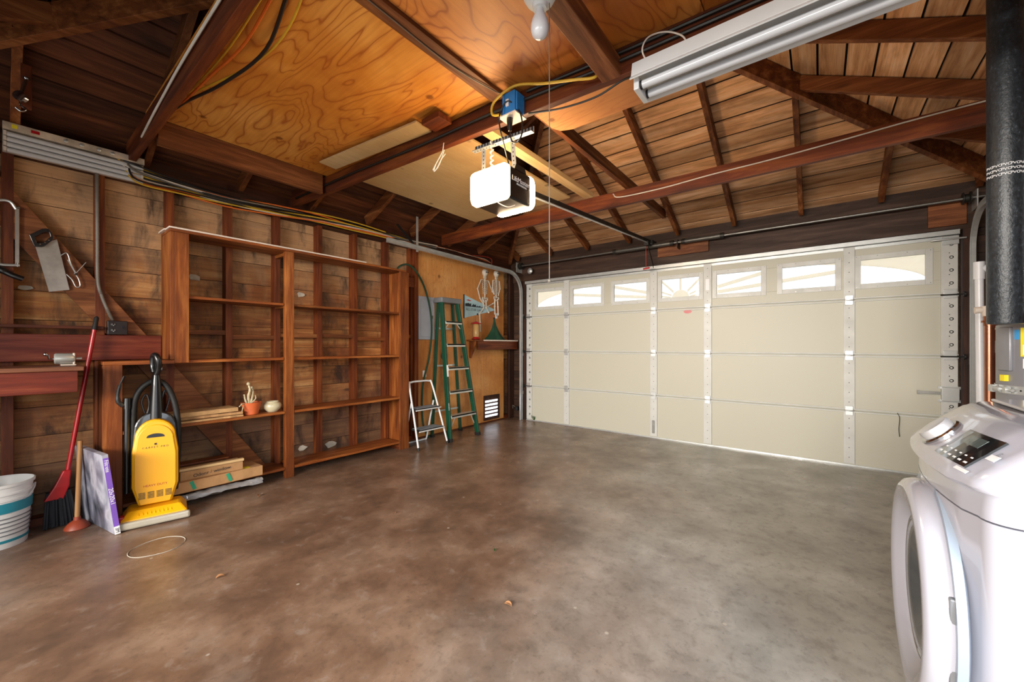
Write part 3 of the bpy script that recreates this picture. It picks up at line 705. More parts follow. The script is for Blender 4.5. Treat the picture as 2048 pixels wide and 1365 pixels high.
pc = thing('opener_power_cord', 'black power cord looping from the blue box down to the opener', 'cord', (-1.38, 1.78, 2.40))
m = MB(); m.lathe([(.008, -.07), (.013, -.05), (.018, -.012), (.018, 0)], (-1.385, 1.765, 2.446), (0, 0, 1), 12); m.build('plug', 'black', pc)
m = MB(); m.tube(curve_pts([(-1.385, 1.765, 2.38), (-1.37, 1.765, 2.315), (-1.33, 1.765, 2.30), (-1.30, 1.77, 2.35), (-1.315, 1.765, 2.46), (-1.37, 1.735, 2.525), (-1.42, 1.73, 2.49), (-1.44, 1.74, 2.42), (-1.50, 1.86, 2.36), (-1.56, 1.99, 2.29)]), .0045, 8); m.build('cord', 'black', pc)
m = MB(); zc = -1.62; m.tube([(-1.665, 4.80, 2.37), (-1.665, 4.80, 2.10)], .003, 6); rc = thing('release_rope', 'thin emergency release rope with red handle hanging by the top of the garage door', 'rope', (-1.665, 4.80, 2.1)); m.build('rope', 'red_c', rc)
m = MB(); m.bar((-1.70, 4.80, 2.09), (-1.62, 4.80, 2.10), .02, .02); m.build('handle', 'red', rc, bevel=.006)

# ---------------------------------------------------------------- bare bulb
lb = thing('light_bulb', 'unlit frosted bulb in a porcelain holder under the short beam', 'light bulb', (-.83, 1.24, 2.48))
m = MB(); m.lathe([(.062, 0), (.062, -.012), (.052, -.03), (.03, -.042), (.026, -.06), (.02, -.06)], (-.83, 1.24, 2.485), (0, 0, 1), 28); m.build('holder', 'white', lb)
m = MB(); m.lathe([(.013, .0), (.014, -.012), (.020, -.030), (.029, -.050), (.034, -.072), (.0335, -.09), (.027, -.108), (.014, -.119), (0, -.122)], (-.83, 1.24, 2.435), (0, 0, 1), 24, cap=False); m.build('bulb', 'bulb', lb)
m = MB(); m.tube([(-.80, 1.26, 2.45), (-.80, 1.26, 1.41)], .0018, 6); m.ball((-.80, 1.26, 1.405), .007); m.build('pull_cord', 'grey_c', lb)

# ---------------------------------------------------------------- fluorescent fixtures
fx = thing('fluorescent_fixture', 'white two-tube fluorescent fixture hung under the joist, upper right', 'ceiling light', (.02, 1.76, 2.34))
m = MB(); x0, x1 = -.66, .60; yc = 1.80
m.prism([(-.09, 0), (-.075, .065), (.075, .065), (.09, 0), (.088, -.004), (.07, .012), (-.07, .012), (-.088, -.004)], (x0, yc, 2.355), (0, 1, 0), (0, 0, 1), (x1-x0, 0, 0)); m.build('housing', 'white', fx)
m = MB(); m.prism([(-.11, -.012), (-.07, .03), (-.068, .03), (-.105, -.015)], (x0, yc, 2.345), (0, 1, 0), (0, 0, 1), (x1-x0, 0, 0)); m.prism([(.11, -.012), (.07, .03), (.068, .03), (.105, -.015)], (x0, yc, 2.345), (0, 1, 0), (0, 0, 1), (x1-x0, 0, 0)); m.build('reflector', 'white', fx)
for dy in (-.04, .04):
    m = MB(); m.tube([(x0+.035, yc+dy, 2.33), (x1-.035, yc+dy, 2.33)], .0185, 18); tb = m.build('tube', 'tube', fx)
    for q in (x0+.024, x1-.036): m = MB(); m.tube([(q, yc+dy, 2.33), (q+.012, yc+dy, 2.33)], .0187, 16); m.build('end_cap', 'rubber', tb)
for q in (x0+.002, x1-.026): m = MB(); m.box(q, yc-.065, 2.305, q+.024, yc+.065, 2.36); m.build('socket', 'white', fx, bevel=.003)
m = MB(); m.tube(curve_pts([(-.60, 1.76, 2.41), (-.62, 1.74, 2.47), (-.60, 1.76, 2.53), (-.54, 1.80, 2.55), (-.47, 1.80, 2.50), (-.44, 1.80, 2.44), (-.42, 1.80, 2.42)]), .0035, 6); m.build('wire', 'white_c', fx)
f2 = thing('fluorescent_fixture', 'dusty four-tube fluorescent fixture on the top of the left wall with stickers', 'ceiling light', (-3.85, .33, 2.33))
m = MB(); m.box(XL+.006, .005, 2.345, XL+.03, .64, 2.475); m.box(XL+.006, .005, 2.47, XL+.078, .64, 2.515); m.build('housing', plain('dusty_white_enamel', '#cbb9a5', .5, var=.25), f2, bevel=.003)
for k in range(4):
    x = XL+.062-.004*k; z = 2.447-k*.031
    m = MB(); m.tube([(x, .022, z), (x, .623, z)], .0145, 16); m.build('tube', 'tube', f2)
for y in (.008, .622):
    for k in range(4): m = MB(); m.box(XL+.03, y, 2.434-k*.031, XL+.076-.004*k, y+.013, 2.460-k*.031); m.build('socket', 'whitepaint', f2, bevel=.002)
for k, y in enumerate((.26, .33, .41, .475)):
    m = MB(); m.lathe([(.011, 0), (.011, .003), (.007, .005)], (XL+.078, y, 2.493), (1, 0, 0), 14); m.build('knockout', 'galv', f2)
m = MB(); m.box(XL+.078, .04, 2.482, XL+.0795, .062, 2.505); m.build('sticker', 'labely', f2)
m = MB(); m.box(XL+.078, .115, 2.484, XL+.0795, .15, 2.502); m.build('sticker', 'red', f2)

# ================================================================ THINGS ALONG THE LEFT WALL
# built-in shelving
sh = thing('shelving_unit', 'tall built-in open wood shelving of two bays against the left wall', 'shelves', (-3.82, 1.6, 0))
FX = -3.68; BX = XL+.004
def sp(name, mat, *bs, bevel=.002, parent=None):
    m = MB()
    for b in bs: m.box(*b)
    return m.build(name, mat, parent or sh, bevel=bevel)
sp('side_panel', 'shelf_z', (BX, .745, 1.06, FX-.0, .768, 1.985))
sp('post', 'shelf_z', (FX-.02, .769, 1.035, FX+.002, .852, 1.985))
sp('post', 'shelf_z', (FX-.045, 1.522, 0, FX+.004, 1.592, 1.985))
sp('side_panel', 'shelf_z', (BX, 2.760, .06, FX-.022, 2.782, 1.985))
sp('post', 'shelf_z', (FX-.02, 2.716, 0, FX+.002, 2.835, 1.985))
sp('post', 'shelf_z', (FX-.035, .405, 0, FX+.002, .498, 1.03))
sp('back_post', 'frame_z', (BX, .41, 0, FX-.05, .45, 1.03))
sp('shelf', 'shelf_y', (BX, .745, 1.987, FX+.002, 2.80, 2.007))
for z in (1.52,):
    sp('shelf', 'shelf_y', (BX, .77, z-.01, FX-.022, 1.518, z+.01)); sp('shelf', 'shelf_y', (BX, 1.596, z-.01, FX-.022, 2.757, z+.01))
sp('shelf', 'shelf_y', (BX, .407, 1.033, FX-.021, 1.518, 1.055)); sp('shelf', 'shelf_y', (BX, 1.596, 1.033, FX-.021, 2.757, 1.055))
sp('shelf', 'shelf_y', (FX-.019, .407, 1.030, FX+.003, .768, 1.056))
for z in (.575, .085):
    sp('shelf', 'shelf_y', (BX, .50, z-.011, FX-.0, 1.518, z+.011)); sp('shelf', 'shelf_y', (BX, 1.596, z-.011, FX-.0, 2.714, z+.011))
for y in (1.56, ): 
    for z in (1.96, 1.495, 1.01): sp('cleat', 'shelf_x', (BX, y-.018, z, FX-.05, y+.018, z+.025))
for z in (.05,):
    sp('cleat', 'frame_x', (BX, 1.53, z, FX-.05, 1.575, z+.022)); sp('cleat', 'frame_x', (BX, 2.72, 0, FX-.03, 2.757, .07))
sp('top_strip', 'whitepaint', (FX-.10, .737, 2.008, FX+.008, 2.30, 2.019)); 
m = MB(); m.box(BX, .730, 2.0085, FX-.10, .80, 2.019); m.build('top_strip', 'whitepaint', sh)
sp('ledger', 'frame_y', (XL+.002, 2.84, 1.87, XL+.03, 3.10, 1.985))

# objects on the shelves
def papers(name, x, y, z, L, W, T, rz, mat, label, cat='cardboard', fold=False, wob=.004, grp=None):
    t_ = Matrix.Translation((x, y, z)) @ Matrix.Rotation(R_(rz), 4, 'Z'); m = MB(t_); n = 10; lo = []
    for i in range(n+1):
        xx = -L/2+L*i/n; a, b, c = [random.uniform(-wob, wob) for _ in range(3)]
        lo.append([(xx, -W/2+a, 0), (xx, W/2+b, 0), (xx, W/2+b, T+c*.5), (xx, -W/2+a, T+abs(a)*.8)])
    m.loft(lo, True, False); return tag(m.build(name, mat, bevel=.001), label, cat, grp)
zs = .587
papers('flattened_box', -3.785, .975, zs, .46, .19, .012, 91, 'paper', 'lowest flattened brown paper sheet of the stack on the shelf by the flower pot', 'paper')
papers('flattened_box', -3.80, 1.0, zs+.019, .42, .18, .018, 87, 'card', 'middle folded cardboard of the stack beside the flower pot, tied with bands', wob=.005)
papers('flattened_box', -3.79, .955, zs+.045, .43, .19, .030, 93, 'paper', 'topmost folded brown paper bundle of the stack beside the flower pot', 'paper', wob=.006)
pt = thing('flower_pot', 'terracotta pot with a dried-up cactus on the middle shelf', 'flower pot', (-3.76, 1.285, zs))
m = MB(); m.lathe([(.0, 0), (.05, 0), (.053, .006), (.052, .014), (.072, .088), (.075, .10), (.068, .10), (.064, .085), (0, .083)], (-3.76, 1.285, zs), n=30, cap=False); m.build('pot', 'terra', pt)
m = MB(); m.lathe([(0, 0), (.064, .001), (.064, .005), (0, .006)], (-3.76, 1.285, zs+.083), n=20, cap=False); m.build('soil', 'soil', pt)
m = MB(); b = Vector((-3.75, 1.265, zs+.085))
for pts, r in (([(0, 0, 0), (.0, -.005, .06), (.005, .005, .12), (0, -.004, .165)], .011), ([(0, .01, 0), (.01, .02, .05), (0, .03, .10), (.0, .022, .135)], .008), ([(0, -.01, 0), (.01, -.03, .04), (0, -.035, .085)], .008),
               ([(0, .005, .0), (.02, .04, .04), (.01, .045, .07)], .005), ([(0, -.02, 0), (.03, -.055, .012), (.05, -.085, -.005)], .007), ([(0, -.02, 0), (.03, -.05, -.01), (.06, -.07, -.045)], .005)):
    c = curve_pts([b+Vector(p) for p in pts], 5); m.tube(c, [r*(1.15-.6*i/len(c)+.15*math.sin(i*2.1)) for i in range(len(c))], 7)
m.ball(b+Vector((0, -.004, .17)), .014); m.ball(b+Vector((0, .02, .137)), .011); m.build('dried_cactus', 'deadplant', pt)
m = MB(); m.lathe([(.0, 0), (.038, 0), (.044, .006), (.066, .032), (.071, .055), (.062, .075), (.048, .084), (.048, .090), (.043, .088), (.043, .08), (.05, .06), (0, .02)], (-3.76, 1.447, zs), n=32, cap=False)
tag(m.build('ceramic_bowl', 'cream'), 'round cream glazed ceramic bowl beside the flower pot', 'bowl')
zs = .097
papers('long_carton', -3.73, .96, zs, .72, .22, .075, 91, 'card', 'long flat cardboard carton with green tape on the bottom shelf', 'box', wob=.002).name
bx_ = thing('shipping_box', 'brown cardboard box with handwriting lying on the long carton', 'box', (-3.73, .97, zs+.077))
m = MB(); m.box(-3.80, .80, zs+.077, -3.65, 1.19, zs+.142, rot=(0, 0, R_(-3))); m.build('carton', 'card', bx_, bevel=.002)
text('handwriting', 'Odonr / window', .034, 'ink', bx_, frame3((-3.643, .985, zs+.108), (.05, 1, .06), (0, 0, 1)), .0003)
papers('wood_strip', -3.66, .93, zs+.147, .52, .035, .018, 86, 'pine', 'pale new wood strip lying across the cardboard on the bottom shelf', 'board', wob=.0005)
papers('thin_board', -3.86, .93, zs+.147, .42, .10, .014, 86, 'shelf_y', 'thin red-brown board behind the pale strip on the bottom shelf', 'board', wob=.001)
m = MB(); lo = []
for i in range(31):
    y = .52+.79*i/30; lo.append([(-3.655+.015*math.sin(k*1.05+i*.4)+.045*math.cos(k/10*6.283)+random.uniform(-.006, .006), y, .060+.022*math.sin(k/10*6.283)+random.uniform(-.005, .005)) for k in range(10)])
for l in lo:
    for i_, q in enumerate(l): l[i_] = (q[0]+.03, q[1], q[2]+.0)
m.loft(lo, True, True); tag(m.build('plastic_wrap', 'film'), 'crumpled clear plastic film hanging off the front of the bottom shelf', 'plastic wrap')
for y, c in ((1.085, 'green_tape'), (.86, 'green_tape')):
    m = MB(); m.bar((-3.617, y-.01, zs+.072), (-3.617, y+.012, zs+.012), .022, .002, up=(1, 0, 0)); tp = m.build('tape', c, bpy.data.objects['long_carton'])
m = MB(); m.box(-3.70, 1.19, zs+.0755, -3.64, 1.24, zs+.0765); m.build('sticker', 'labely', bpy.data.objects['long_carton'])

# ---------------------------------------------------------------- work bench and boards at the far left
bn = thing('workbench', 'red-brown wall-mounted workbench with a thick top, far left', 'workbench', (-3.72, -.2, .86))
m = MB(); m.box(XL+.002, -.59, 1.012, -3.475, .306, 1.036); m.build('top', 'benchtop', bn, bevel=.004)
m = MB(); m.box(-3.53, -.59, .885, -3.49, .282, 1.011); m.build('apron', 'bench', bn, bevel=.003)
m = MB(); m.box(XL+.002, .245, .885, -3.532, .28, 1.011); m.build('apron', 'bench', bn, bevel=.003)
m = MB(); m.box(-3.93, -.56, 0, -3.86, -.50, 1.01); m.build('leg', 'frame_z', bn)
m = MB(); m.box(XL+.002, -.59, 1.06, XL+.03, .742, 1.235); tag(m.build('back_board', 'bench', bevel=.003), 'wide red-brown board along the wall behind the bench', 'board')
m = MB(); m.box(XL+.002, -.59, 1.272, XL+.075, .432, 1.292); tag(m.build('ledge', 'frame_y', bevel=.002), 'narrow ledge on the wall above the red bench board', 'shelf')
ps = thing('pencil_sharpener', 'old metal crank pencil sharpener on the end of the workbench', 'pencil sharpener', (-3.72, .235, 1.037))
m = MB(); m.lathe([(.028, 0), (.034, .006), (.034, .075), (.026, .085)], (-3.70, .20, 1.08), (.1, 1, 0), 24); m.build('drum', 'alu', ps)
m = MB(); m.box(-3.73, .225, 1.037, -3.67, .29, 1.045); m.box(-3.73, .275, 1.045, -3.67, .285, 1.115); m.build('stand', 'whitepaint', ps, bevel=.004)
m = MB(); m.tube([(-3.70, .198, 1.08), (-3.70, .178, 1.08), (-3.69, .175, 1.105)], .005); m.ball((-3.69, .165, 1.108), .011); m.build('crank', 'chrome', ps)
m = MB(); m.tube([(-3.70, .29, 1.08), (-3.70, .315, 1.08)], .008); m.build('spindle', 'alu', ps)

# saws on the wall
hs = thing('hacksaw', 'hacksaw with light steel frame and black grip hanging at the far left', 'saw', (XL+.03, .03, 1.6))
X = XL+.02
m = MB(); m.tube(curve_pts([(X, .058, 2.005), (X, .035, 2.045), (X, .0, 2.045), (X, -.018, 2.02), (X, -.018, 1.82), (X, -.016, 1.68), (X, .0, 1.655), (X, .072, 1.66)]), .008, 8); m.build('frame', 'galv', hs)
m = MB(); m.box(X-.001, .054, 1.66, X+.001, .070, 2.01); m.build('blade', 'saw', hs)
m = MB(); m.tube([(X, .056, 2.012), (X, .072, 2.02)], .007); m.tube([(X, .065, 1.65), (X, .065, 1.675)], .007); m.build('blade_pin', 'steel', hs)
m = MB(); m.tube(curve_pts([(X, -.03, 1.645), (X+.005, -.005, 1.625), (X+.01, .04, 1.595), (X+.01, .085, 1.575)]), [.017]*6+[.02]*6+[.017]*13, 10); m.build('grip', 'black', hs)
hd = thing('hand_saw', 'hand saw with black handle and steel blade hanging on the left wall', 'saw', (XL+.02, .2, 1.5))
X = XL+.016
def W(u, v, x=X): return P(u, v, x=x)
poly = [W(70, 491), W(114, 479), W(139, 580), W(98, 584)]
m = MB(); a, b_, c, d = poly; m.hexa([a, b_, c, d]+[q+Vector((.0016, 0, 0)) for q in poly]); m.build('blade', 'saw', hd)
out_ = [(58, 471), (86, 458), (98, 459), (106, 474), (106, 480), (92, 491), (86, 495), (68, 494)]
inn = [(69, 475), (90, 465), (98, 466), (101, 474), (88, 486), (74, 488)]
m = MB(); no = 24
def resample(pl, n):
    pl = [Vector(p) for p in pl]; L = [0]
    for i in range(len(pl)): L.append(L[-1]+(pl[(i+1) % len(pl)]-pl[i]).length)
    r = []
    for k in range(n):
        s_ = L[-1]*k/n; i = max(j for j in range(len(pl)) if L[j] <= s_); f = (s_-L[i])/(L[i+1]-L[i]); r.append(pl[i].lerp(pl[(i+1) % len(pl)], f))
    return r
o1 = resample([W(*p) for p in out_], no); i1 = resample([W(*p) for p in inn], no); dx = Vector((.022, 0, 0))
rg = [m._v(o1), m._v([p+dx for p in o1]), m._v([p+dx for p in i1]), m._v(i1)]
for q in range(4):
    A, B = rg[q], rg[(q+1) % 4]
    for k in range(no): m._f([A[k], A[(k+1) % no], B[(k+1) % no], B[k]])
m.build('handle', 'black', hd, bevel=.002)
m = MB()
for u, v in ((80, 490), (90, 487), (97, 482)): m.lathe([(.004, 0), (.004, .003)], W(u, v)+dx, (1, 0, 0), 10)
m.build('rivet', 'chrome', hd)
wh = thing('wire_hook', 'bent wire bracket hanging beside the hand saw', 'hook', (XL+.02, .3, 1.5))
m = MB(); X2 = XL+.02
m.tube(curve_pts([P(122, 511, x=X2), P(134, 507, x=X2), P(142, 528, x=X2), P(153, 549, x=X2)]), .003, 6)
m.tube(curve_pts([P(133, 549, x=X2), P(144, 560, x=X2), P(152, 574, x=X2), P(160, 572, x=X2), P(157, 558, x=X2), P(149, 547, x=X2)]), .003, 6)
m.tube([P(136, 520, x=X2), P(152, 548, x=X2)], .004, 6); m.tube([P(150, 549, x=X2), P(172, 525, x=X2)], .002, 6); m.build('wire', 'galv', wh)
m = MB(); m.ball(P(152, 549, x=X2), .008); m.build('knot', 'black', wh)

# electrics
cd = thing('flexible_conduit', 'grey flexible metal conduit running down the wall to the brown outlet', 'conduit', (XL+.02, .42, 1.33))
pts = curve_pts([(XL+.02, .405, 2.36), (XL+.02, .408, 1.95), (XL+.02, .41, 1.62), (XL+.02, .43, 1.50), (XL+.02, .46, 1.40), (XL+.025, .482, 1.335)], 24)
m = MB(); m.tube(pts, [.0095+.0016*(i % 2) for i in range(len(pts))], 10); m.build('conduit', 'grey_c', cd)
ot = thing('wall_outlet', 'dark brown double outlet with switch at the end of the grey conduit', 'outlet', (XL+.03, .50, 1.235))
m = MB(); m.box(XL+.004, .452, 1.236, XL+.05, .556, 1.335); m.build('box', 'brownplate', ot, bevel=.005)
for z in (1.308, 1.268):
    m = MB(); m.lathe([(.013, 0), (.013, .003), (.011, .004)], (XL+.05, .482, z), (1, 0, 0), 16); sc = m.build('socket', 'brownplate', ot)
    m = MB(); m.box(XL+.0535, .474, z-.004, XL+.0545, .476, z+.006); m.box(XL+.0535, .488, z-.004, XL+.0545, .490, z+.006); m.lathe([(.003, 0), (.003, .0008)], (XL+.0537, .482, z-.007), (1, 0, 0), 8); m.build('slots', 'galv', sc)
m = MB(); m.box(XL+.05, .525, 1.278, XL+.058, .536, 1.30); m.build('switch', 'black', ot)
# cables
def cables(name, label, base, specs, cat='cables'):
    t = thing(name, label, cat, base)
    for mat, r, ctrl in specs: m = MB(); m.tube(curve_pts(ctrl, 6), r, 7); m.build('cable', mat, t)
    return t
sp_ = []
cols = ['orange_c', 'yellow_c', 'black_c', 'white_c', 'orange_c', 'black_c', 'yellow_c', 'grey_c', 'black_c', 'white_c', 'orange_c', 'black_c', 'yellow_c', 'black_c']
for k, c in enumerate(cols):
    ctrl = []
    ph = random.random()*6
    for j, y in enumerate([.60, .85, 1.15, 1.5, 1.9, 2.3, 2.7, 3.05, 3.4]):
        tt = j/8
        ctrl.append((XL+.035+.05*math.sin(ph+j*.9+k)*(.4+.6*tt)+.03, y, 2.41-.0*tt+(k-7)*.0075*(1-.35*tt)+.012*math.sin(ph*2+j*1.3)-.035*math.exp(-((y-1.1)/.5)**2)))
    ctrl.insert(0, (XL+.06, .50+random.uniform(0, .05), 2.46+random.uniform(-.01, .02)))
    sp_.append((c, 0.0062 if c != 'grey_c' else .009, ctrl))
cables('cable_bundle', 'bundle of orange, yellow, white and black cables sagging along the top of the left wall', (XL+.06, 1.9, 2.36), sp_)
cables('cable_bundle', 'dark cables with a red loop along the wall top above the skeletons', (XL+.06, 4.2, 2.4), [(c, .004, [(XL+.05, 3.35, 2.42+.01*k), (XL+.06, 3.7, 2.43+.008*math.sin(k)), (XL+.05, 4.0, 2.425+.006*k), (XL+.06, 4.35, 2.42+.01*math.sin(k*2)), (XL+.05, 4.5, 2.40)]) for k, c in enumerate(['black_c', 'white_c', 'orange_c', 'black_c'])]+[('red_c', .004, [(XL+.05, 4.1, 2.44), (XL+.05, 4.35, 2.47), (XL+.05, 4.52, 2.46), (XL+.03, 4.55, 2.38)])])
cables('cable_bundle', 'orange, yellow and black cables looped along the upper left ceiling joist', (-2.4, .64, 2.5), [
    ('black_c', .008, [(-3.3, .63, 2.60), (-2.9, .645, 2.56), (-2.5, .72, 2.55), (-2.1, .78, 2.585), (-1.6, .70, 2.60), (-1.0, .66, 2.60)]),
    ('orange_c', .006, [(-3.2, .63, 2.58), (-2.8, .645, 2.555), (-2.5, .665, 2.56), (-2.1, .70, 2.58), (-1.5, .66, 2.60), (-1.0, .65, 2.60)]),
    ('yellow_c', .005, [(-2.9, .635, 2.585), (-2.6, .70, 2.575), (-2.25, .79, 2.595), (-1.9, .80, 2.605), (-1.4, .70, 2.605)]),
    ('yellow_c', .005, [(-3.0, .633, 2.59), (-2.6, .65, 2.57), (-2.2, .665, 2.58), (-1.6, .65, 2.60)])])
cables('white_cable', 'whitish cable along the near face of the upper left joist', (-2.6, .55, 2.5), [('white_c', .006, [(-3.45, .556, 2.505), (-3.1, .547, 2.515), (-2.9, .55, 2.54), (-2.5, .547, 2.56), (-2.0, .55, 2.58), (-1.4, .555, 2.60)])], 'cable')
cables('yellow_cable', 'yellow cable curving along the joist down into the blue outlet box', (-1.2, 1.8, 2.5), [('yellow_c', .007, [(-.87, 1.83, 2.55), (-.88, 1.80, 2.49), (-.98, 1.775, 2.505), (-1.15, 1.755, 2.545), (-1.32, 1.725, 2.585), (-1.46, 1.72, 2.55), (-1.485, 1.73, 2.49), (-1.43, 1.745, 2.475)])], 'cable')
cables('black_cables', 'pair of black cables stapled along the joist, behind the right fluorescent fixture', (-.3, 1.85, 2.55), [('black_c', .009, [(-1.30, 1.812, 2.59), (-.8, 1.843, 2.585), (-.2, 1.875, 2.59), (.4, 1.906, 2.59), (1.1, 1.943, 2.585)]), ('black_c', .009, [(-3.85, 1.683, 2.53), (-3.0, 1.728, 2.545), (-2.2, 1.770, 2.54), (-1.5, 1.806, 2.555), (-.8, 1.841, 2.545), (-.2, 1.875, 2.555), (.4, 1.906, 2.55), (1.1, 1.943, 2.55)])], 'cable')
cables('black_cable', 'thin black cable sagging from the outlet to the fluorescent fixture', (-.9, 1.9, 2.46), [('black_c', .005, [(-1.30, 1.83, 2.475), (-1.1, 1.85, 2.44), (-.9, 1.86, 2.43), (-.75, 1.85, 2.45), (-.63, 1.80, 2.40)])], 'cable')
cables('white_wire', 'white wire drooping along the face of the joist nearest the door', (-.2, 3.56, 2.5), [('white_c', .005, [(-1.55, 3.562, 2.60), (-1.48, 3.562, 2.555), (-1.1, 3.562, 2.545), (-.7, 3.562, 2.56), (-.3, 3.562, 2.565), (.1, 3.562, 2.58), (.5, 3.562, 2.60), (1.0, 3.562, 2.61)])], 'wire')
cables('bell_wire', 'thin white wire along the plywood seam down to the opener bracket', (-1.5, 1.3, 2.58), [('grey_c', .003, [(-1.47, .62, 2.596), (-1.48, 1.0, 2.595), (-1.49, 1.4, 2.595), (-1.44, 1.70, 2.59), (-1.40, 1.735, 2.585)])], 'wire')
cables('coiled_wire', 'small coil of pale wire dangling from the joist left of the opener', (-1.95, 1.76, 2.3), [('white_c', .0025, [(-1.93, 1.765, 2.48), (-1.94, 1.76, 2.42), (-1.99, 1.76, 2.37), (-2.03, 1.76, 2.33), (-2.0, 1.76, 2.325), (-1.95, 1.76, 2.375), (-1.91, 1.76, 2.40)]), ('white_c', .0025, [(-1.94, 1.76, 2.42), (-2.0, 1.76, 2.36), (-2.02, 1.76, 2.315), (-1.97, 1.76, 2.345), (-1.92, 1.76, 2.43)])], 'wire')
cables('green_hose', 'dark green garden hose arching from the shelf top down behind the green ladder', (XL+.05, 3.2, .5), [('hosegreen', .012, [(XL+.05, 2.83, 1.99), (XL+.05, 2.86, 2.08), (XL+.05, 2.98, 2.13), (XL+.06, 3.10, 2.07), (XL+.07, 3.22, 1.90), (XL+.07, 3.31, 1.65), (XL+.08, 3.335, 1.35), (XL+.08, 3.29, 1.0), (XL+.08, 3.20, .70), (XL+.08, 3.18, .40), (XL+.09, 3.20, .15), (XL+.10, 3.27, .014)])], 'hose')

# ---------------------------------------------------------------- broom, plunger, filter box
br = thing('broom', 'broom with a long red handle and dark bristles leaning on the wall', 'broom', (-3.76, .27, 0))
h0 = Vector((-3.862, .398, 1.36)); h1 = Vector((-3.835, .262, .33))
m = MB(); m.tube([h1, h0-(h0-h1)*.09], .0118, 12); m.build('handle', 'red', br)
m = MB(); m.tube([h0-(h0-h1)*.09, h0-(h0-h1)*.01, h0], [.013, .012, .004], 12); m.build('grip', 'rubber', br)
m = MB(); m.loft([[(-3.835+a*.018, .262+b*.018, .36) for a, b in ((-1, -1), (1, -1), (1, 1), (-1, 1))], [(-3.84+a*.022, .238+b*.034, .26) for a, b in ((-1, -1), (1, -1), (1, 1), (-1, 1))], [(-3.85+a*.024, .205+b*.042, .18) for a, b in ((-1, -1), (1, -1), (1, 1), (-1, 1))]], True, False); m.build('head', 'red', br, bevel=.006)
m = MB()
for k in range(190):
    a = random.uniform(-1, 1); b2 = random.uniform(-1, 1); p0 = Vector((-3.852+a*.024, .225+b2*.05, .23)); p1 = Vector((-3.862+a*.032, .235+b2*.072, .004+random.uniform(0, .012)))
    m.bar(p0, p1, .007, .007, up=(1, 0, 0))
m.build('bristles', 'navy', br)
pl = thing('plunger', 'plunger with a wooden handle and brown rubber cup on the floor', 'plunger', (-3.735, .298, 0))
m = MB(); m.lathe([(.057, 0), (.060, .004), (.056, .014), (.044, .032), (.028, .046), (.018, .052), (.016, .072), (.012, .072)], (-3.735, .298, 0)); m.build('cup', 'rust', pl)
m = MB(); m.tube([(-3.735, .298, .06), (-3.752, .312, .55)], .0125, 12); m.build('handle', 'wood_handle', pl)
fb = thing('air_filter_box', 'boxed air filter with a grey picture and purple spine standing on edge', 'box', (-3.65, .43, 0))
q = [Vector((-3.405, .428, .002)), Vector((-3.915, .337, .002)), Vector((-3.915, .300, .497)), Vector((-3.405, .372, .50))]
th_ = Vector((0, .025, .003))
m = MB(); m.hexa([q[0], q[1], q[2], q[3]]+[p+th_ for p in q]); m.build('carton', 'picture', fb)
e0, e3 = q[0]+Vector((.0012, 0, 0)), q[3]+Vector((.0012, 0, 0))
def spn(t0, t1, mat, nm):
    a = e0.lerp(e3, t0); b = e0.lerp(e3, t1); m = MB(); m.hexa([a, a+th_, b+th_, b]+[p+Vector((.001, 0, 0)) for p in (a, a+th_, b+th_, b)]); m.build(nm, mat, fb)
spn(.10, .96, 'purple', 'spine'); spn(0, .10, 'labelw', 'spine_end'); spn(.96, 1, 'picture', 'spine_top')
up_ = (e3-e0).normalized(); c_ = lambda t: e0.lerp(e3, t)+th_*.5+Vector((.0022, 0, 0))
text('size_text', '20x20x1', .030, 'labelw', fb, frame3(c_(.48), -up_, (0, 1, .0)), .0003)
text('brand_text', 'Filtrete', .026, 'labelw', fb, frame3(c_(.86), -up_, (0, 1, 0)), .0003)
text('logo_text', '3M', .024, 'ink', fb, frame3(c_(.05), -up_, (0, 1, 0)), .0003)

# ---------------------------------------------------------------- bucket
bk = thing('bucket', 'white plastic bucket with a teal label at the far left edge', 'bucket', (-3.78, -.02, 0))
o = (-3.78, -.02, 0)
m = MB(); m.lathe([(0, .004), (.118, 0), (.12, .004), (.137, .27), (.142, .272), (.142, .284), (.138, .286), (.140, .305), (.146, .307), (.146, .318), (.141, .32), (.143, .35), (.150, .352), (.152, .368), (.146, .37), (.138, .36), (.118, .02), (0, .015)], o, n=40, cap=False); m.build('pail', 'white', bk)
m = MB(); m.lathe([(.1345, .205), (.1385, .205), (.1418, .262), (.1375, .262)], o, n=40); m.build('label', 'teal', bk)
m = MB(); m.lathe([(.1215, .035), (.1245, .035), (.126, .05), (.122, .05)], o, n=40); m.build('label', 'teal', bk)
m = MB()
for k in range(5): m.lathe([(.1255+.0018*k, .075+k*.024), (.1288+.0018*k, .075+k*.024), (.1292+.0018*k, .080+k*.024), (.1258+.0018*k, .080+k*.024)], o, n=40)
m.build('label_lines', 'grey_plastic', bk)
m = MB(); pts = []
for i in range(17): a = math.pi*i/16; pts.append((o[0]+.03+.145*math.cos(R_(60)+0)*0+.12*math.sin(a)*.7, o[1]+.148*math.cos(a), .335-.10*math.sin(a)))
m.tube(pts, .004, 6); m.build('handle', 'galv', bk)

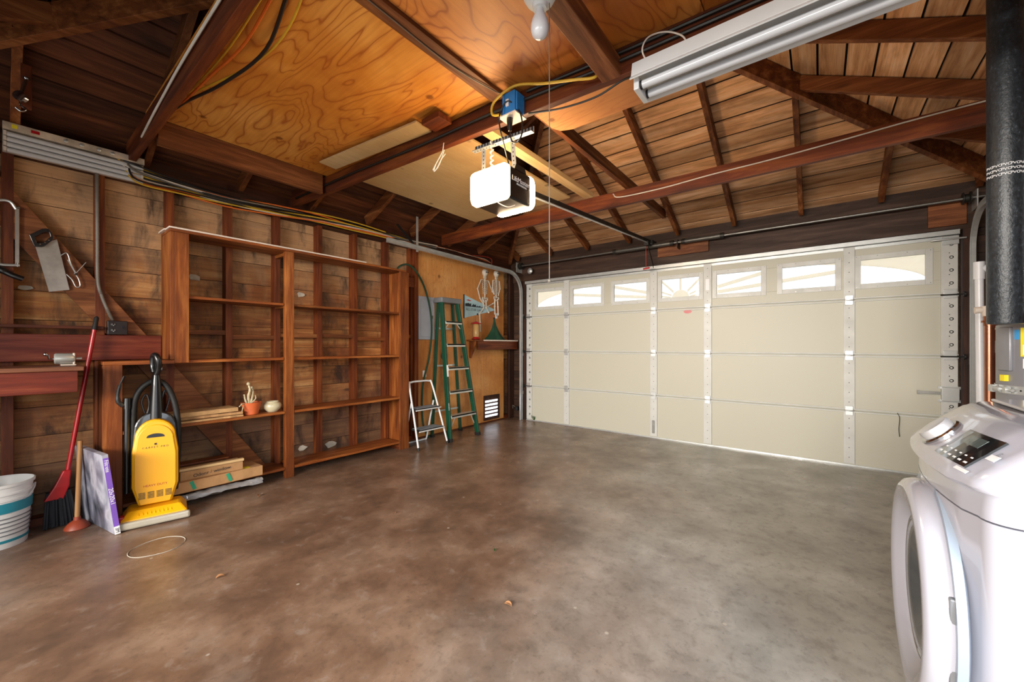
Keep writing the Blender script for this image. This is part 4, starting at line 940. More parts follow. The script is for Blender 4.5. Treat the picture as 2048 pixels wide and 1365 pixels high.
# ---------------------------------------------------------------- upright vacuum cleaner (own axes: x = width, front = -y)
vc = thing('vacuum_cleaner', 'yellow upright vacuum cleaner with black handle and hoses', 'vacuum cleaner', (-3.465, .625, 0), R_(78.5), local=True)
def tilt(a=4): return Matrix.Translation((0, .10, .10)) @ Matrix.Rotation(R_(-a), 4, 'X')
def outline(w0, w1, w2, h, top=.12, n=14):   # half widths bottom, middle, top radius
    L = [(-w0, 0), (-w1, h*.22), (-w1, h*.62)]
    for i in range(n+1): a = math.pi-math.pi*i/n; L.append((w2*math.cos(a), h-top+top*math.sin(a)))
    return L+[(w1, h*.62), (w1, h*.22), (w0, 0)]
T = tilt()
m = MB(T); m.prism(outline(.085, .118, .105, .56), (0, -.055, .0), (1, 0, 0), (0, 0, 1), (0, .11, 0)); m.build('body_shell', 'yellow', vc, bevel=.014)
m = MB(T); m.prism([(x*1.0, z) for x, z in outline(.075, .105, .092, .52, .10)], (0, -.062, .005), (1, 0, 0), (0, 0, 1), (0, .01, 0)); m.build('front_cover', 'yellow', vc, bevel=.006)
m = MB(T); m.prism([(-.045, 0)]+[(.045*math.cos(math.pi-math.pi*i/10), .004+.022*math.sin(math.pi*i/10)) for i in range(11)]+[(.045, 0)], (0, -.0645, .44), (1, 0, 0), (0, 0, 1), (0, .01, 0)); m.build('grip_opening', 'black', vc)
for k in range(4):
    m = MB(T)
    for i in range(5):
        for j in range(5): m.box(-.082+k*.044+i*.0068, -.0655, .045+j*.009, -.082+k*.044+i*.0068+.004, -.062, .045+j*.009+.005)
    m.build('vent_grille', 'ink', vc)
text('brand_text', 'C A R P E T   P R O', .016, 'ink', vc, T @ frame3((0, -.0628, .375), (1, 0, 0), (0, 0, 1)), .0003)
m = MB(T); m.box(-.006, -.0645, .39, .006, -.062, .402); m.build('badge', 'ink', vc)
text('duty_text', 'HEAVY DUTY', .020, 'red', vc, T @ frame3((0, -.0628, .125), (1, 0, 0), (0, 0, 1)), .0003)
# black shoulders and handle
m = MB(T); m.prism([(x*1.08, z) for x, z in outline(.08, .112, .104, .60, .12)], (0, .03, .01), (1, 0, 0), (0, 0, 1), (0, .04, 0)); m.build('rear_shell', 'black', vc, bevel=.01)
m = MB(T)
c = curve_pts([(0, .06, .52), (.0, .05, .66), (.0, .04, .80), (0, .035, .87)], 6); m.tube(c, [.045-.027*i/(len(c)-1) for i in range(len(c))], 12); m.build('handle_stem', 'black', vc)
m = MB(T); m.tube(curve_pts([(0, .035, .86), (.012, .02, .90), (.012, .0, .955), (.0, .01, .995), (-.014, .04, .99), (-.018, .055, .93), (-.01, .045, .88)], 6), .019, 10); m.build('grip', 'black', vc)
m = MB(T); m.lathe([(.014, 0), (.014, .02)], (.012, .02, .905), (1, 0, 0), 12); m.build('switch', 'grey_plastic', vc)
m = MB(T); m.tube(curve_pts([(.10, .06, .05), (.118, .06, .40), (.105, .06, .62), (.06, .06, .77), (.0, .065, .82), (-.06, .06, .79), (-.10, .06, .72), (-.115, .06, .60), (-.12, .06, .2)], 12), [.017+.0014*(i % 2) for i in range(97)], 12); m.build('hose', 'rubber', vc)
m = MB(T); m.tube([(-.145, .045, .08), (-.145, .045, .68)], .016, 12); m.tube([(-.145, .045, .64), (-.145, .045, .71)], .02, 12); m.build('wand', 'black', vc)
m = MB(T); m.tube(curve_pts([(-.165, .04, .66), (-.19, .035, .70), (-.185, .03, .78), (-.16, .03, .86)], 6), [.014]*8+[.011]*6+[.007]*5, 8); m.build('crevice_tool', 'black', vc)
m = MB(T); m.tube(curve_pts([(-.06, .08, .60), (-.075, .07, .68), (-.05, .06, .73), (-.035, .07, .66), (-.05, .08, .58)], 5), .006, 7); m.tube(curve_pts([(.05, .08, .60), (.07, .07, .70), (.045, .06, .75), (.03, .07, .66), (.04, .08, .58)], 5), .006, 7); m.build('power_cord', 'black', vc)
# floor head
m = MB(); m.loft([[(sx*.165, sy, z) for sx, sy, z in ((-1, -.06, .018), (1, -.06, .018), (1, .16, .018), (-1, .16, .018))], [(sx*.162, sy, z) for sx, sy, z in ((-1, -.05, .055), (1, -.05, .055), (1, .16, .055), (-1, .16, .055))], [(sx*.13, sy, z) for sx, sy, z in ((-1, .0, .095), (1, .0, .095), (1, .15, .10), (-1, .15, .10))]], True, False); m.build('head_cover', 'yellow', vc, bevel=.012)
m = MB()
for k in range(9): m.box(-.085+k*.02, -.036, .066, -.076+k*.02, .0, .080, rot=(R_(30), 0, 0))
m.build('cooling_ribs', 'yellow', vc, bevel=.002)
m = MB(); m.box(-.178, -.082, .006, .178, -.045, .052); m.build('bumper', plain('clear_grey_bumper', '#a59f8f', .2, coat=.5, var=.03), vc, bevel=.012)
m = MB(); m.box(-.172, -.03, .03, -.145, .02, .078); m.build('pedal', 'red', vc, bevel=.006)
m = MB()
for sx in (-.12, .12): m.lathe([(.03, 0), (.03, .02)], (sx, .16, .03), (1, 0, 0), 16)
m.build('wheel', 'rubber', vc)

# ---------------------------------------------------------------- step stool
st = thing('step_stool', 'folded white metal step stool with black treads leaning beside the shelves', 'step stool', (-3.62, 3.03, 0))
m = MB()
m.tube(curve_pts([(-3.49, 2.82, .008), (-3.60, 2.84, .38), (-3.70, 2.86, .70), (-3.72, 2.90, .735), (-3.72, 3.03, .74), (-3.72, 3.16, .735), (-3.70, 3.19, .70), (-3.60, 3.22, .38), (-3.49, 3.25, .008)], 8), .011, 10); m.build('front_frame', 'white', st)
m = MB(); m.tube(curve_pts([(-3.68, 2.87, .50), (-3.75, 2.87, .25), (-3.82, 2.86, .03), (-3.83, 2.90, .012), (-3.83, 3.17, .012), (-3.82, 3.21, .03), (-3.75, 3.20, .25), (-3.68, 3.20, .50)], 6), .010, 10); m.build('rear_frame', 'white', st)
for z, x0 in ((.42, -3.60), (.19, -3.54)):
    m = MB(); m.box(x0-.13, 2.865, z, x0+.03, 3.205, z+.022); tr = m.build('tread', 'rubber', st, bevel=.004)
    m = MB()
    for k in range(12): m.box(x0-.125, 2.875+k*.027, z+.022, x0+.027, 2.886+k*.027, z+.026)
    m.build('tread_ribs', 'grey_plastic', tr)
    m = MB(); m.tube([(x0+.03, 2.85, z+.005), (x0+.03, 3.22, z+.005)], .007, 8); m.build('cross_bar', 'white', st)
for y in (2.82, 3.25): m = MB(); m.tube([(-3.489, y, 0), (-3.494, y+(.001), .03)], .0135, 10); m.build('foot', 'rubber', st)

# ---------------------------------------------------------------- green step ladder leaning folded against the plywood
ld = thing('step_ladder', 'green fibreglass step ladder with aluminium steps standing near the door', 'ladder', (-3.7, 3.54, 0))
def LP(y_, z, x0=-3.50, x1=-3.75, H_=1.76): return (x0+(x1-x0)*z/H_, y_, z)
for y0, y1 in ((3.30, 3.385), (3.79, 3.655)):
    m = MB(); a = Vector(LP(y0, 0.0)); b2 = Vector(LP(y1, 1.72)); m.bar(a, b2, .028, .065, up=(1, 0, .1)); rl = m.build('front_rail', 'green', ld, bevel=.003)
    m = MB(); d_ = (b2-a).normalized(); m.bar(a-d_*.0, a+d_*.04, .034, .075, up=(1, 0, .1)); m.build('foot', 'rubber', rl)
for y0, y1 in ((3.34, 3.40), (3.84, 3.645)):
    m = MB(); a = Vector((-3.87, y0, .0)); b2 = Vector((-3.82, y1, 1.70)); m.bar(a, b2, .026, .04, up=(1, 0, 0)); rl = m.build('rear_rail', 'green', ld, bevel=.003)
    m = MB(); m.bar(a, a+Vector((0, 0, .035)), .032, .05, up=(1, 0, 0)); m.build('foot', 'rubber', rl)
for k, z in enumerate((.30, .59, .88, 1.17, 1.455)):
    f = z/1.72; ya = 3.30+.085*f+.012; yb = 3.79-.135*f-.012; x = -3.50-.25*z/1.76
    m = MB(); m.box(x-.05, ya, z-.008, x+.045, yb, z+.010); m.box(x+.038, ya, z-.026, x+.045, yb, z+.010); s_ = m.build('step', 'alu', ld, bevel=.002)
    if k in (0, 4):
        m = MB(); m.bar((x+.02, ya+.01, z-.14 if k == 0 else z-.08), (x+.02, ya+.08, z-.012), .012, .004, up=(1, 0, 0)); m.bar((x+.02, yb-.01, z-.14 if k == 0 else z-.08), (x+.02, yb-.08, z-.012), .012, .004, up=(1, 0, 0)); m.build('brace', 'alu', s_)
for z in (.32, .90, 1.38):
    f = z/1.7; m = MB(); m.bar((-3.865, 3.345+.055*f, z), (-3.865, 3.83-.19*f, z), .004, .022, up=(0, 0, 1)); m.build('rear_brace', 'alu', ld)
m = MB(); m.box(-3.86, 3.355, 1.70, -3.70, 3.695, 1.765); m.build('top_cap', 'grey_plastic', ld, bevel=.01)
m = MB(); m.box(-3.66, 3.345, .78, -3.625, 3.362, .93); 
m = MB(); f = .85/1.72; m.bar(Vector(LP(3.30+.085*.45, .78))+Vector((.035, 0, 0)), Vector(LP(3.30+.085*.53, .92))+Vector((.035, 0, 0)), .024, .002, up=(1, 0, .1)); m.build('sticker', 'labelw', ld)
text('rail_text', 'WERNER', .022, 'labelw', ld, frame3(Vector(LP(3.308, .42))+Vector((.0345, 0, 0)), (-.14, .05, 1), (0, -1, 0)), .0004)

# ---------------------------------------------------------------- wall things near the door
PX = XL+.0125
el = thing('electrical_panel', 'grey metal electrical panel door on the plywood behind the ladder', 'electrical panel', (PX, 3.29, 1.235))
m = MB(); m.box(PX, 3.165, 1.235, PX+.025, 3.42, 1.775); m.build('cabinet', 'tankpale', el, bevel=.004)
m = MB(); m.box(PX+.025, 3.19, 1.27, PX+.032, 3.395, 1.74); dd = m.build('panel_door', 'tankpale', el, bevel=.004)
m = MB(); m.box(PX+.032, 3.37, 1.50, PX+.038, 3.385, 1.54); m.build('latch', 'steel', dd)
pn = thing('pennant', 'pale blue felt pennant reading ALL-STAR GAME tacked to the plywood', 'pennant', (PX, 4.3, 1.6))
m = MB(); m.prism([(3.985, 1.548), (3.985, 1.870), (4.62, 1.715), (4.62, 1.690)], (PX+.001, 0, 0), (0, 1, 0), (0, 0, 1), (.002, 0, 0)); m.build('felt', 'paleblue', pn)
m = MB(); m.box(PX+.001, 3.965, 1.54, PX+.005, 3.985, 1.878); m.build('band', 'ink', pn)
m = MB(); random.seed(5); pts = [(4.0, 1.715)]; y = 4.0
while y < 4.36: h_ = random.uniform(.01, .055)*(1-.5*(y-4)/.4); pts += [(y, 1.715+h_), (y+.018, 1.715+h_)]; y += .02
pts.append((y, 1.715)); m.prism(pts, (PX+.0032, 0, 0), (0, 1, 0), (0, 0, 1), (.0006, 0, 0)); m.build('skyline_print', 'ink', pn)
m = MB(); m.prism([(4.02, 1.80), (4.06, 1.815), (4.13, 1.80), (4.09, 1.79)], (PX+.0032, 0, 0), (0, 1, 0), (0, 0, 1), (.0006, 0, 0)); m.build('emblem', 'red', pn)
m = MB(); m.prism([(4.24, 1.60), (4.24, 1.625), (4.265, 1.63), (4.27, 1.60)], (PX+.0032, 0, 0), (0, 1, 0), (0, 0, 1), (.0006, 0, 0)); m.build('emblem', 'ink', pn)
text('pennant_text', 'ALL-STAR GAME', .050, 'ink', pn, frame3((PX+.0036, 4.195, 1.672), (0, 1, 0), (0, 0, 1)), .0004)
def skeleton(loc, s_, label, arms, legs=True, bend=False):
    t = thing('skeleton_decoration', label, 'decoration', loc, 0, 'skeleton decorations on the plywood')
    L = Vector(loc)
    def q(y, z): return L+Vector((.010, y*s_, z*s_))
    m = MB(); m.ball(q(0, .0), .045*s_, 1, 1, 1.15, 12); m.box(*(q(-.024, -.085)-Vector((.01, 0, 0))), *(q(.024, -.03)+Vector((.01, 0, 0)))); sk = m.build('skull', 'bone', t, bevel=.004)
    m = MB()
    for y in (-.016, .016): m.lathe([(.009*s_, 0), (.009*s_, .006)], q(y, .0)+Vector((.042*s_, 0, 0)), (1, 0, 0), 10)
    m.build('eye_socket', 'ink', sk)
    m = MB(); m.tube([q(0, -.07), q(0, -.36)], .008*s_, 6)
    for k in range(7):
        z = -.13-k*.026; w_ = .055-.004*abs(k-2); m.tube(curve_pts([q(-w_*.3, z+.014), q(-w_, z), q(-w_*.5, z-.014), q(0, z-.010), q(w_*.5, z-.014), q(w_, z), q(w_*.3, z+.014)], 3), .0045*s_, 5)
    m.tube([q(-.075, -.105), q(.075, -.105)], .006*s_, 6); m.build('rib_cage', 'bone', t)
    m = MB(); m.tube(curve_pts([q(-.045, -.35), q(-.05, -.385), q(0, -.41), q(.05, -.385), q(.045, -.35), q(0, -.365), q(-.045, -.35)], 4), .009*s_, 6); m.build('pelvis', 'bone', t)
    for a in arms: m = MB(); c = [q(*p) for p in a]; m.tube(c, .008*s_, 7); [m.ball(p, .012*s_) for p in c[1:]]; m.build('arm', 'bone', t)
    for sd in legs:
        m = MB(); c = [q(*p) for p in sd]; m.tube(c, .0105*s_, 7); [m.ball(p, .015*s_) for p in c]; m.build('leg', 'bone', t)
    m = MB(); m.tube([q(0, .03), q(0, .11)], .0015, 5); m.build('hanging_string', 'grey_c', t)
skeleton((PX+.005, 4.40, 2.24), 1.06, 'larger plastic skeleton decoration with bent arms, left of the pair', [[(-.075, -.105), (-.15, -.24), (-.10, -.37), (-.01, -.46)], [(.075, -.105), (.16, -.25), (.30, -.34), (.17, -.42), (.06, -.47)]], [[(-.03, -.39), (-.03, -.50), (-.11, -.58), (-.10, -.70), (-.10, -.82)], [(.02, -.39), (.03, -.49), (.08, -.55)]])
skeleton((PX+.04, 4.62, 2.25), 1.0, 'smaller plastic skeleton decoration hanging straight, right of the pair', [[(-.075, -.105), (-.085, -.22), (-.055, -.31)], [(.075, -.105), (.09, -.22), (.05, -.32)]], [[(-.03, -.39), (-.035, -.50), (-.03, -.60), (-.03, -.61)], [(.03, -.39), (.04, -.50), (.045, -.60), (.045, -.62)]])
sf = thing('wall_shelf', 'red-brown wall shelf with white edge under the skeletons', 'shelf', (XL+.1, 4.6, 1.2))
m = MB(); m.box(PX, 4.02, 1.222, PX+.17, 5.0, 1.240); m.build('board', 'shelf_y', sf, bevel=.002)
m = MB(); m.box(PX+.171, 4.20, 1.224, PX+.178, 5.0, 1.241); m.build('edge_strip', 'whitepaint', sf)
m = MB(); m.box(PX+.135, 4.10, 1.10, PX+.160, 5.0, 1.221); m.build('apron', 'frame_y', sf, bevel=.002)
m = MB(); m.prism([(0, 0), (.13, 0), (.13, -.03), (.03, -.24), (0, -.24)], (PX, 4.08, 1.221), (1, 0, 0), (0, 0, 1), (0, .022, 0)); m.build('bracket', 'shelf_z', sf, bevel=.002)
hf = thing('bird_feeder', 'hummingbird feeder with red base and lid on the wall shelf', 'bird feeder', (-3.85, 4.13, 1.241))
o = (-3.85, 4.13, 1.241)
m = MB(); m.lathe([(0, 0), (.05, .002), (.068, .012), (.05, .022), (.042, .04), (0, .041)], o, n=26, cap=False); m.build('base', 'redfeeder', hf)
m = MB(); m.lathe([(.038, .041), (.042, .06), (.042, .21), (.03, .225)], o, n=26); m.build('bottle', 'nectar', hf)
m = MB(); m.lathe([(.0, .225), (.078, .224), (.074, .232), (.03, .254), (.008, .262), (0, .262)], o, n=26, cap=False); m.build('lid', 'redfeeder', hf)
m = MB(); m.tube([(o[0], o[1], o[2]+.26), (o[0], o[1], o[2]+.34)], .002, 6); m.build('hanger', 'black', hf)
nt = thing('folded_net', 'dark green mesh cone draped on the wall shelf beside the bird feeder', 'net', (-3.85, 4.55, 1.241))
m = MB(); lo = []
for h_, rx, ry in ((0, .075, .235), (.02, .07, .20), (.06, .05, .15), (.12, .035, .095), (.19, .022, .05), (.26, .014, .025), (.31, .010, .015)):
    lo.append([(-3.85+rx*math.cos(a)*(1+.12*math.sin(a*7)), 4.55+ry*math.sin(a)*(1+.06*math.sin(a*9))-.01*h_*6, 1.242+h_+.008*math.sin(a*5)*(1 if h_ > 0 else 0)) for a in [k*6.283/36 for k in range(36)]])
m.loft(lo); m.build('mesh_cone', 'netgreen', nt)
m = MB(); m.ball((-3.85, 4.53, 1.565), .016); m.build('loop', 'black', nt)
sv = thing('foundation_vent', 'louvred vent opening low in the plywood near the door, its louvres self-glowing', 'vent', (PX, 4.56, .03))
m = MB(); m.box(PX, 4.385, .04, PX+.012, 4.41, .41); m.box(PX, 4.715, .04, PX+.012, 4.745, .41); m.box(PX, 4.41, .385, PX+.012, 4.715, .41); m.box(PX, 4.41, .04, PX+.012, 4.715, .06); m.box(PX, 4.41, .06, PX+.002, 4.715, .385); m.build('frame', 'darkwood_z', sv)
m = MB()
for k in range(5): m.box(PX+.003, 4.415, .085+k*.055, PX+.010, 4.70, .115+k*.055, rot=(0, R_(12), 0))
lit = plain('glowing_louvre', '#f2f4f8', .4, emit='#eef4ff', es=1.6, var=0)  # emission stands in for daylight coming through the vent
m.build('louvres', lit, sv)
wp = thing('light_switch', 'small white wall plate on the plywood beside the ladder', 'switch', (PX, 3.25, .75))
m = MB(); m.box(PX, 3.245, .765, PX+.006, 3.30, .845); m.build('plate', 'labelw', wp, bevel=.002); m = MB(); m.box(PX+.006, 3.268, .795, PX+.012, 3.277, .815); m.build('toggle', 'whitepaint', wp)
wp = thing('junction_cover', 'small white cover plate on the plywood right of the skeletons', 'switch', (PX, 4.66, 1.58))
m = MB(); m.box(PX, 4.655, 1.575, PX+.006, 4.70, 1.655); m.build('plate', 'labelw', wp, bevel=.002); m = MB(); m.box(PX+.006, 4.672, 1.605, PX+.009, 4.682, 1.625); m.build('opening', 'grey_plastic', wp)
rn = thing('round_socket', 'round grey socket on the plywood behind the ladder', 'outlet', (PX, 3.62, 1.0))
m = MB(); m.lathe([(.05, 0), (.05, .012), (.03, .016), (.03, .008), (.012, .008)], (PX, 3.60, 1.02), (1, 0, 0), 24); m.build('ring', 'grey_plastic', rn)

# ================================================================ THINGS ON THE RIGHT
# washing machine (front faces the garage, -x)
ws = thing('washing_machine', 'white front-loading washing machine with chrome dial, lower right corner', 'washing machine', (.6, 1.64, 0))
WY0, WY1, WXB = 1.30, 1.98, .97
def xf(y): q = (y-1.64)/.34; return .242+.040*q*q
def ring(z, dx=0, rn=.05, inset=0.0):
    y0, y1 = WY0+inset, WY1-inset; pts = []
    x0 = xf(y0)+dx; x1 = xf(y1)+dx
    for i in range(7): a = R_(180+90*i/6); pts.append((0, 0))
    pts = []
    # far corner -> near corner along the front
    for i in range(7): a = R_(90*i/6); pts.append((x1+rn-rn*math.sin(a), y1-rn+rn*math.cos(a)))
    for i in range(1, 16): y = (y1-rn)+((y0+rn)-(y1-rn))*i/16; pts.append((xf(y)+dx+(.0), y))
    for i in range(7): a = R_(90*i/6); pts.append((x0+rn-rn*math.cos(a), y0+rn-rn*math.sin(a)))
    pts += [(WXB, y0), (WXB, y1)]
    return [(x, y, z) for x, y in pts]
m = MB(); m.loft([ring(.03), ring(.06), ring(.40), ring(.775)], True); cab = m.build('cabinet', 'washer', ws)
m = MB(); m.loft([ring(.779), ring(.80, 0), ring(.835, .004), ring(.85, .006)], True); m.build('upper_front', 'washer', ws)
cp = [(.838, .004, .0), (.838, -.012, 0), (.846, -.020, 0), (.858, -.018, 0), (.88, .0, 0), (.92, .040, 0), (.955, .078, 0), (.972, .100, .002), (.980, .122, .006)]
m = MB(); m.loft([ring(z, dx, .06, i) for z, dx, i in cp], True); con = m.build('console', 'washer', ws)
m = MB(); m.box(.44, WY0+.004, .9802, WXB-.004, WY1-.004, .990); m.build('lid', 'washer', ws, bevel=.006)
m = MB()
for y in (WY0+.05, WY1-.05):
    for x in (.36, .9): m.lathe([(.025, 0), (.025, .03)], (x, y, 0), n=14)
m.build('foot', 'rubber', ws)
# console face frame: point on slanted face at (y, t) with t 0 bottom .. 1 top
def cf(y, t, lift=0.0):
    z = .868+t*(.952-.868); dx = -.010+t*(.074+.010); n_ = Vector((-.084, 0, -.084)).normalized(); n_ = Vector((-.707, 0, .707))
    return Vector((xf(y)+dx, y, z))+n_*lift
def cf_slab(mb, y0, y1, t0, t1, l0, l1, n=6):
    lo = []
    for i in range(n+1):
        y = y0+(y1-y0)*i/n; lo.append([cf(y, t0, l0), cf(y, t1, l0), cf(y, t1, l1), cf(y, t0, l1)])
    mb.loft(lo, True, False)
m = MB(); cf_slab(m, 1.375, 1.54, .12, .90, -.002, .0022); dsp = m.build('display', 'washerdark', ws)
m = MB(); cf_slab(m, 1.42, 1.50, .58, .80, .0022, .0027); m.build('screen', plain('grey_screen', '#4d5a58', .1, coat=1, var=0), dsp)
m = MB()
for k in range(6): cf_slab(m, 1.385+k*.026, 1.397+k*.026, .20, .24, .0022, .0026, 2); cf_slab(m, 1.388+k*.026, 1.396+k*.026, .34, .37, .0022, .0026, 2)
m.build('button_marks', 'labelw', dsp)
kc = cf(1.64, .52); kn = Vector((-.707, 0, .707))
m = MB(); m.lathe([(.050, -.004), (.050, .006), (.046, .010), (.041, .010)], kc, kn, 40); m.build('dial_ring', 'chrome', ws)
m = MB(); m.lathe([(.0395, .0), (.0395, .024), (.036, .030), (.030, .0315), (.0, .031)], kc, kn, 40, cap=False); m.build('dial', plain('satin_chrome_dial', '#d2d3d6', .3, .6, var=0), ws)
m = MB(); cf_slab(m, 1.335, 1.365, .45, .58, .0, .001, 3); m.build('label', 'labelw', ws)
text('logo_text', 'LG', .014, 'grey_plastic', ws, frame3(cf(1.345, .62, .0022), (0, -1, 0), (.707, 0, .707)), .0003)
m = MB(); cf_slab(m, 1.35, 1.40, .02, .09, .0, .0012, 3); m.build('sticker', 'labelw', ws)
# porthole door
DC = Vector((.0, 1.63, .47))
m = MB(); m.lathe([(.318, .245), (.318, .262), (.30, .268)], DC, (1, 0, 0), 56); m.build('door_recess', plain('blue_grey_recess', '#8b97a6', .25, var=0), ws)
dr = MB(); dr.lathe([(.292, .262), (.300, .245), (.301, .225), (.294, .207), (.280, .197), (.262, .196), (.240, .204), (.215, .219), (.196, .228), (.190, .236), (.190, .262)], DC, (1, 0, 0), 64, cap=False); dob = dr.build('porthole_door', 'washer', ws)
m = MB(); m.lathe([(.196, .2270), (.193, .223), (.188, .224), (.186, .230)], DC, (1, 0, 0), 64, cap=False); m.build('glass_rim', 'chrome', dob)
m = MB(); m.lathe([(.187, .228), (.175, .222), (.150, .228), (.12, .242), (.0, .262)], DC, (1, 0, 0), 56, cap=False); m.build('door_glass', plain('smoked_door_glass', '#2c343c', .05, coat=1, var=0), dob)
m = MB(); m.box(.236, 1.335, .38, .262, 1.352, .58); m.build('handle_recess', 'grey_plastic', ws, bevel=.004)

# water heater on its platform, tall grey cylinder
ht = thing('water_heater', 'tall grey water heater with labels and metal straps in the right corner', 'water heater', (.96, 3.05, 0))
HC = (.95, 3.05); HR = .248
m = MB(); m.lathe([(HR, .42), (HR, 1.262), (HR-.01, 1.268)], (*HC, 0), n=56); m.build('lower_jacket', 'tank', ht)
m = MB(); m.lathe([(HR-.004, 1.275), (HR-.002, 1.30), (HR-.002, 2.10), (HR-.02, 2.14), (.1, 2.16)], (*HC, 0), n=56); m.build('upper_jacket', 'tankpale', ht)
m = MB(); m.box(.70, 2.79, 0, 1.19, 3.31, .415); m.build('platform', 'darkwood_x', ht, bevel=.004)
def arc(a0, a1, z0, z1, r0, r1, n=8):
    L_ = []
    for i in range(n+1):
        a = R_(a0+(a1-a0)*i/n); c, s_ = math.cos(a), math.sin(a)
        L_.append([(HC[0]+c*r0, HC[1]+s_*r0, z0), (HC[0]+c*r1, HC[1]+s_*r1, z0), (HC[0]+c*r1, HC[1]+s_*r1, z1), (HC[0]+c*r0, HC[1]+s_*r0, z1)])
    return L_
m = MB(); m.loft(arc(188, 205, 1.04, 1.25, HR-.002, HR+.012)); m.build('access_cover', 'tank', ht, bevel=.004)
m = MB(); m.loft(arc(207, 212, 1.19, 1.236, HR-.002, HR+.0015)); m.build('label', 'labelb', ht)
m = MB(); m.loft(arc(213, 232, 1.11, 1.245, HR-.002, HR+.0018)); lab = m.build('label', 'labely', ht)
m = MB(); m.loft(arc(215, 231, 1.118, 1.165, HR, HR+.0025)); m.build('label_print', 'labelw', lab)
m = MB(); m.loft(arc(215, 235, 1.055, 1.10, HR-.002, HR+.0015)); m.build('label', 'labelw', ht)
m = MB(); m.loft(arc(216, 236, .965, 1.047, HR-.002, HR+.0015)); m.build('label', 'labelw', ht)
m = MB()
for k in range(6): m.loft(arc(217, 233, 1.060+k*.006, 1.062+k*.006, HR, HR+.002)); m.loft(arc(218, 234, .972+k*.012, .975+k*.012, HR, HR+.002))
m.build('label_print', 'grey_plastic', ht)
m = MB(); m.loft(arc(194, 200, .99, 1.02, HR-.002, HR+.016)); m.build('label', 'labely', ht)
for z in (.95, 1.50):
    m = MB(); m.loft(arc(150, 330, z-.02, z+.02, HR-.003, HR+.005, 40)); sb = m.build('strap', 'galv', ht)
    m = MB()
    for a in range(200, 300, 7):
        ar = R_(a); p = Vector((HC[0]+math.cos(ar)*(HR+.0053), HC[1]+math.sin(ar)*(HR+.0053), z)); m.lathe([(.004, 0), (.004, .0008)], p, (math.cos(ar), math.sin(ar), 0), 8)
    m.build('strap_hole', 'rubber', sb)
    m = MB(); a = R_(193); p = Vector((HC[0]+math.cos(a)*(HR+.015), HC[1]+math.sin(a)*(HR+.015), z)); td = Vector((math.sin(a), -math.cos(a), 0)); m.tube([p-td*.09, p+td*.05], .007, 8); m.tube([p-td*.02, p+td*.015], .016, 8); m.bar(p+td*.03, p+td*.06, .02, .035); m.bar(p-td*.06, p-td*.04, .02, .03); m.build('turnbuckle', 'galv', sb)
# insulated vertical pipe
ip = thing('insulated_pipe', 'thick black foam-insulated pipe running from the ceiling to the water heater', 'pipe', (.646, 2.71, 1.25))
m = MB(); m.lathe([(.030, 0), (.053, .002), (.055, .01), (.055, 1.6), (.04, 1.6)], (.646, 2.71, 1.255), n=32); m.build('foam_sleeve', 'foam', ip)
m = MB(); m.tube([(.655, 2.71, 1.275), (.72, 2.705, 1.275), (.78, 2.75, 1.275)], .019, 16); m.lathe([(.024, 0), (.024, .03)], (.70, 2.705, 1.275), (1, 0, 0), 16); m.build('copper_elbow', 'copper', ip)
for k, z in enumerate((1.945, 1.925, 1.905)):
    for j in range(5):
        a = R_(205+j*27); p = Vector((.646+.0553*math.cos(a), 2.71+.0553*math.sin(a), z)); text('print_mark', 'PVC', .016, 'labelw', ip, frame3(p, (-math.sin(a), math.cos(a), 0), (0, 0, 1)), .0004)
# pvc drain pipe and copper pipe beside the heater
def at(u, d):   # plan point from a bearing (survey pixel column) and distance
    k = (u-1024)/_f; return Vector(((_F[0]+k*_Rt[0])*d, (_F[1]+k*_Rt[1])*d, 0))
c = at(1964, 2.62); pv = thing('drain_pipe', 'white plastic pipe with a tee standing by the right door track', 'pipe', (c.x, c.y, 0))
m = MB(); m.tube([(c.x, c.y, 0), (c.x-.012, c.y, 1.62)], .0205, 18); m.build('pipe', 'pvc', pv)
m = MB(); m.tube([(c.x-.012, c.y, 1.60), (c.x-.012, c.y, 1.715)], .0265, 18); m.tube([(c.x-.012, c.y, 1.67), (c.x+.06, c.y, 1.67)], .024, 16); m.tube([(c.x+.06, c.y, 1.67), (c.x+.16, c.y, 1.68)], .022, 16); m.build('tee', 'pvc', pv)
m = MB(); m.tube([(c.x+.03, c.y, 1.56), (c.x+.12, c.y, 1.57)], .012, 10); m.lathe([(.022, 0), (.022, .03)], (c.x+.05, c.y, 1.562), (1, 0, 0), 14); m.build('clamp', 'galv', pv)
c = at(1979, 2.38); cpp = thing('copper_pipe', 'vertical copper pipe between the white pipe and the water heater', 'pipe', (c.x, c.y, 0))
m = MB(); m.tube([(c.x, c.y, 0), (c.x, c.y, 1.30)], .021, 16); m.build('pipe', 'copper', cpp)
m = MB(); m.tube([(c.x, c.y, 1.28), (c.x, c.y, 1.34)], .026, 16); m.lathe([(.034, 0), (.034, .012)], (c.x, c.y, 1.30), n=10); m.build('union', 'copper', cpp)
m = MB(); m.tube([(c.x, c.y, 1.34), (c.x-.005, c.y, 1.40)], .03, 16); m.tube([(c.x-.06, c.y, 1.375), (c.x+.02, c.y, 1.38)], .020, 14); m.build('valve_body', 'whitepaint', cpp)
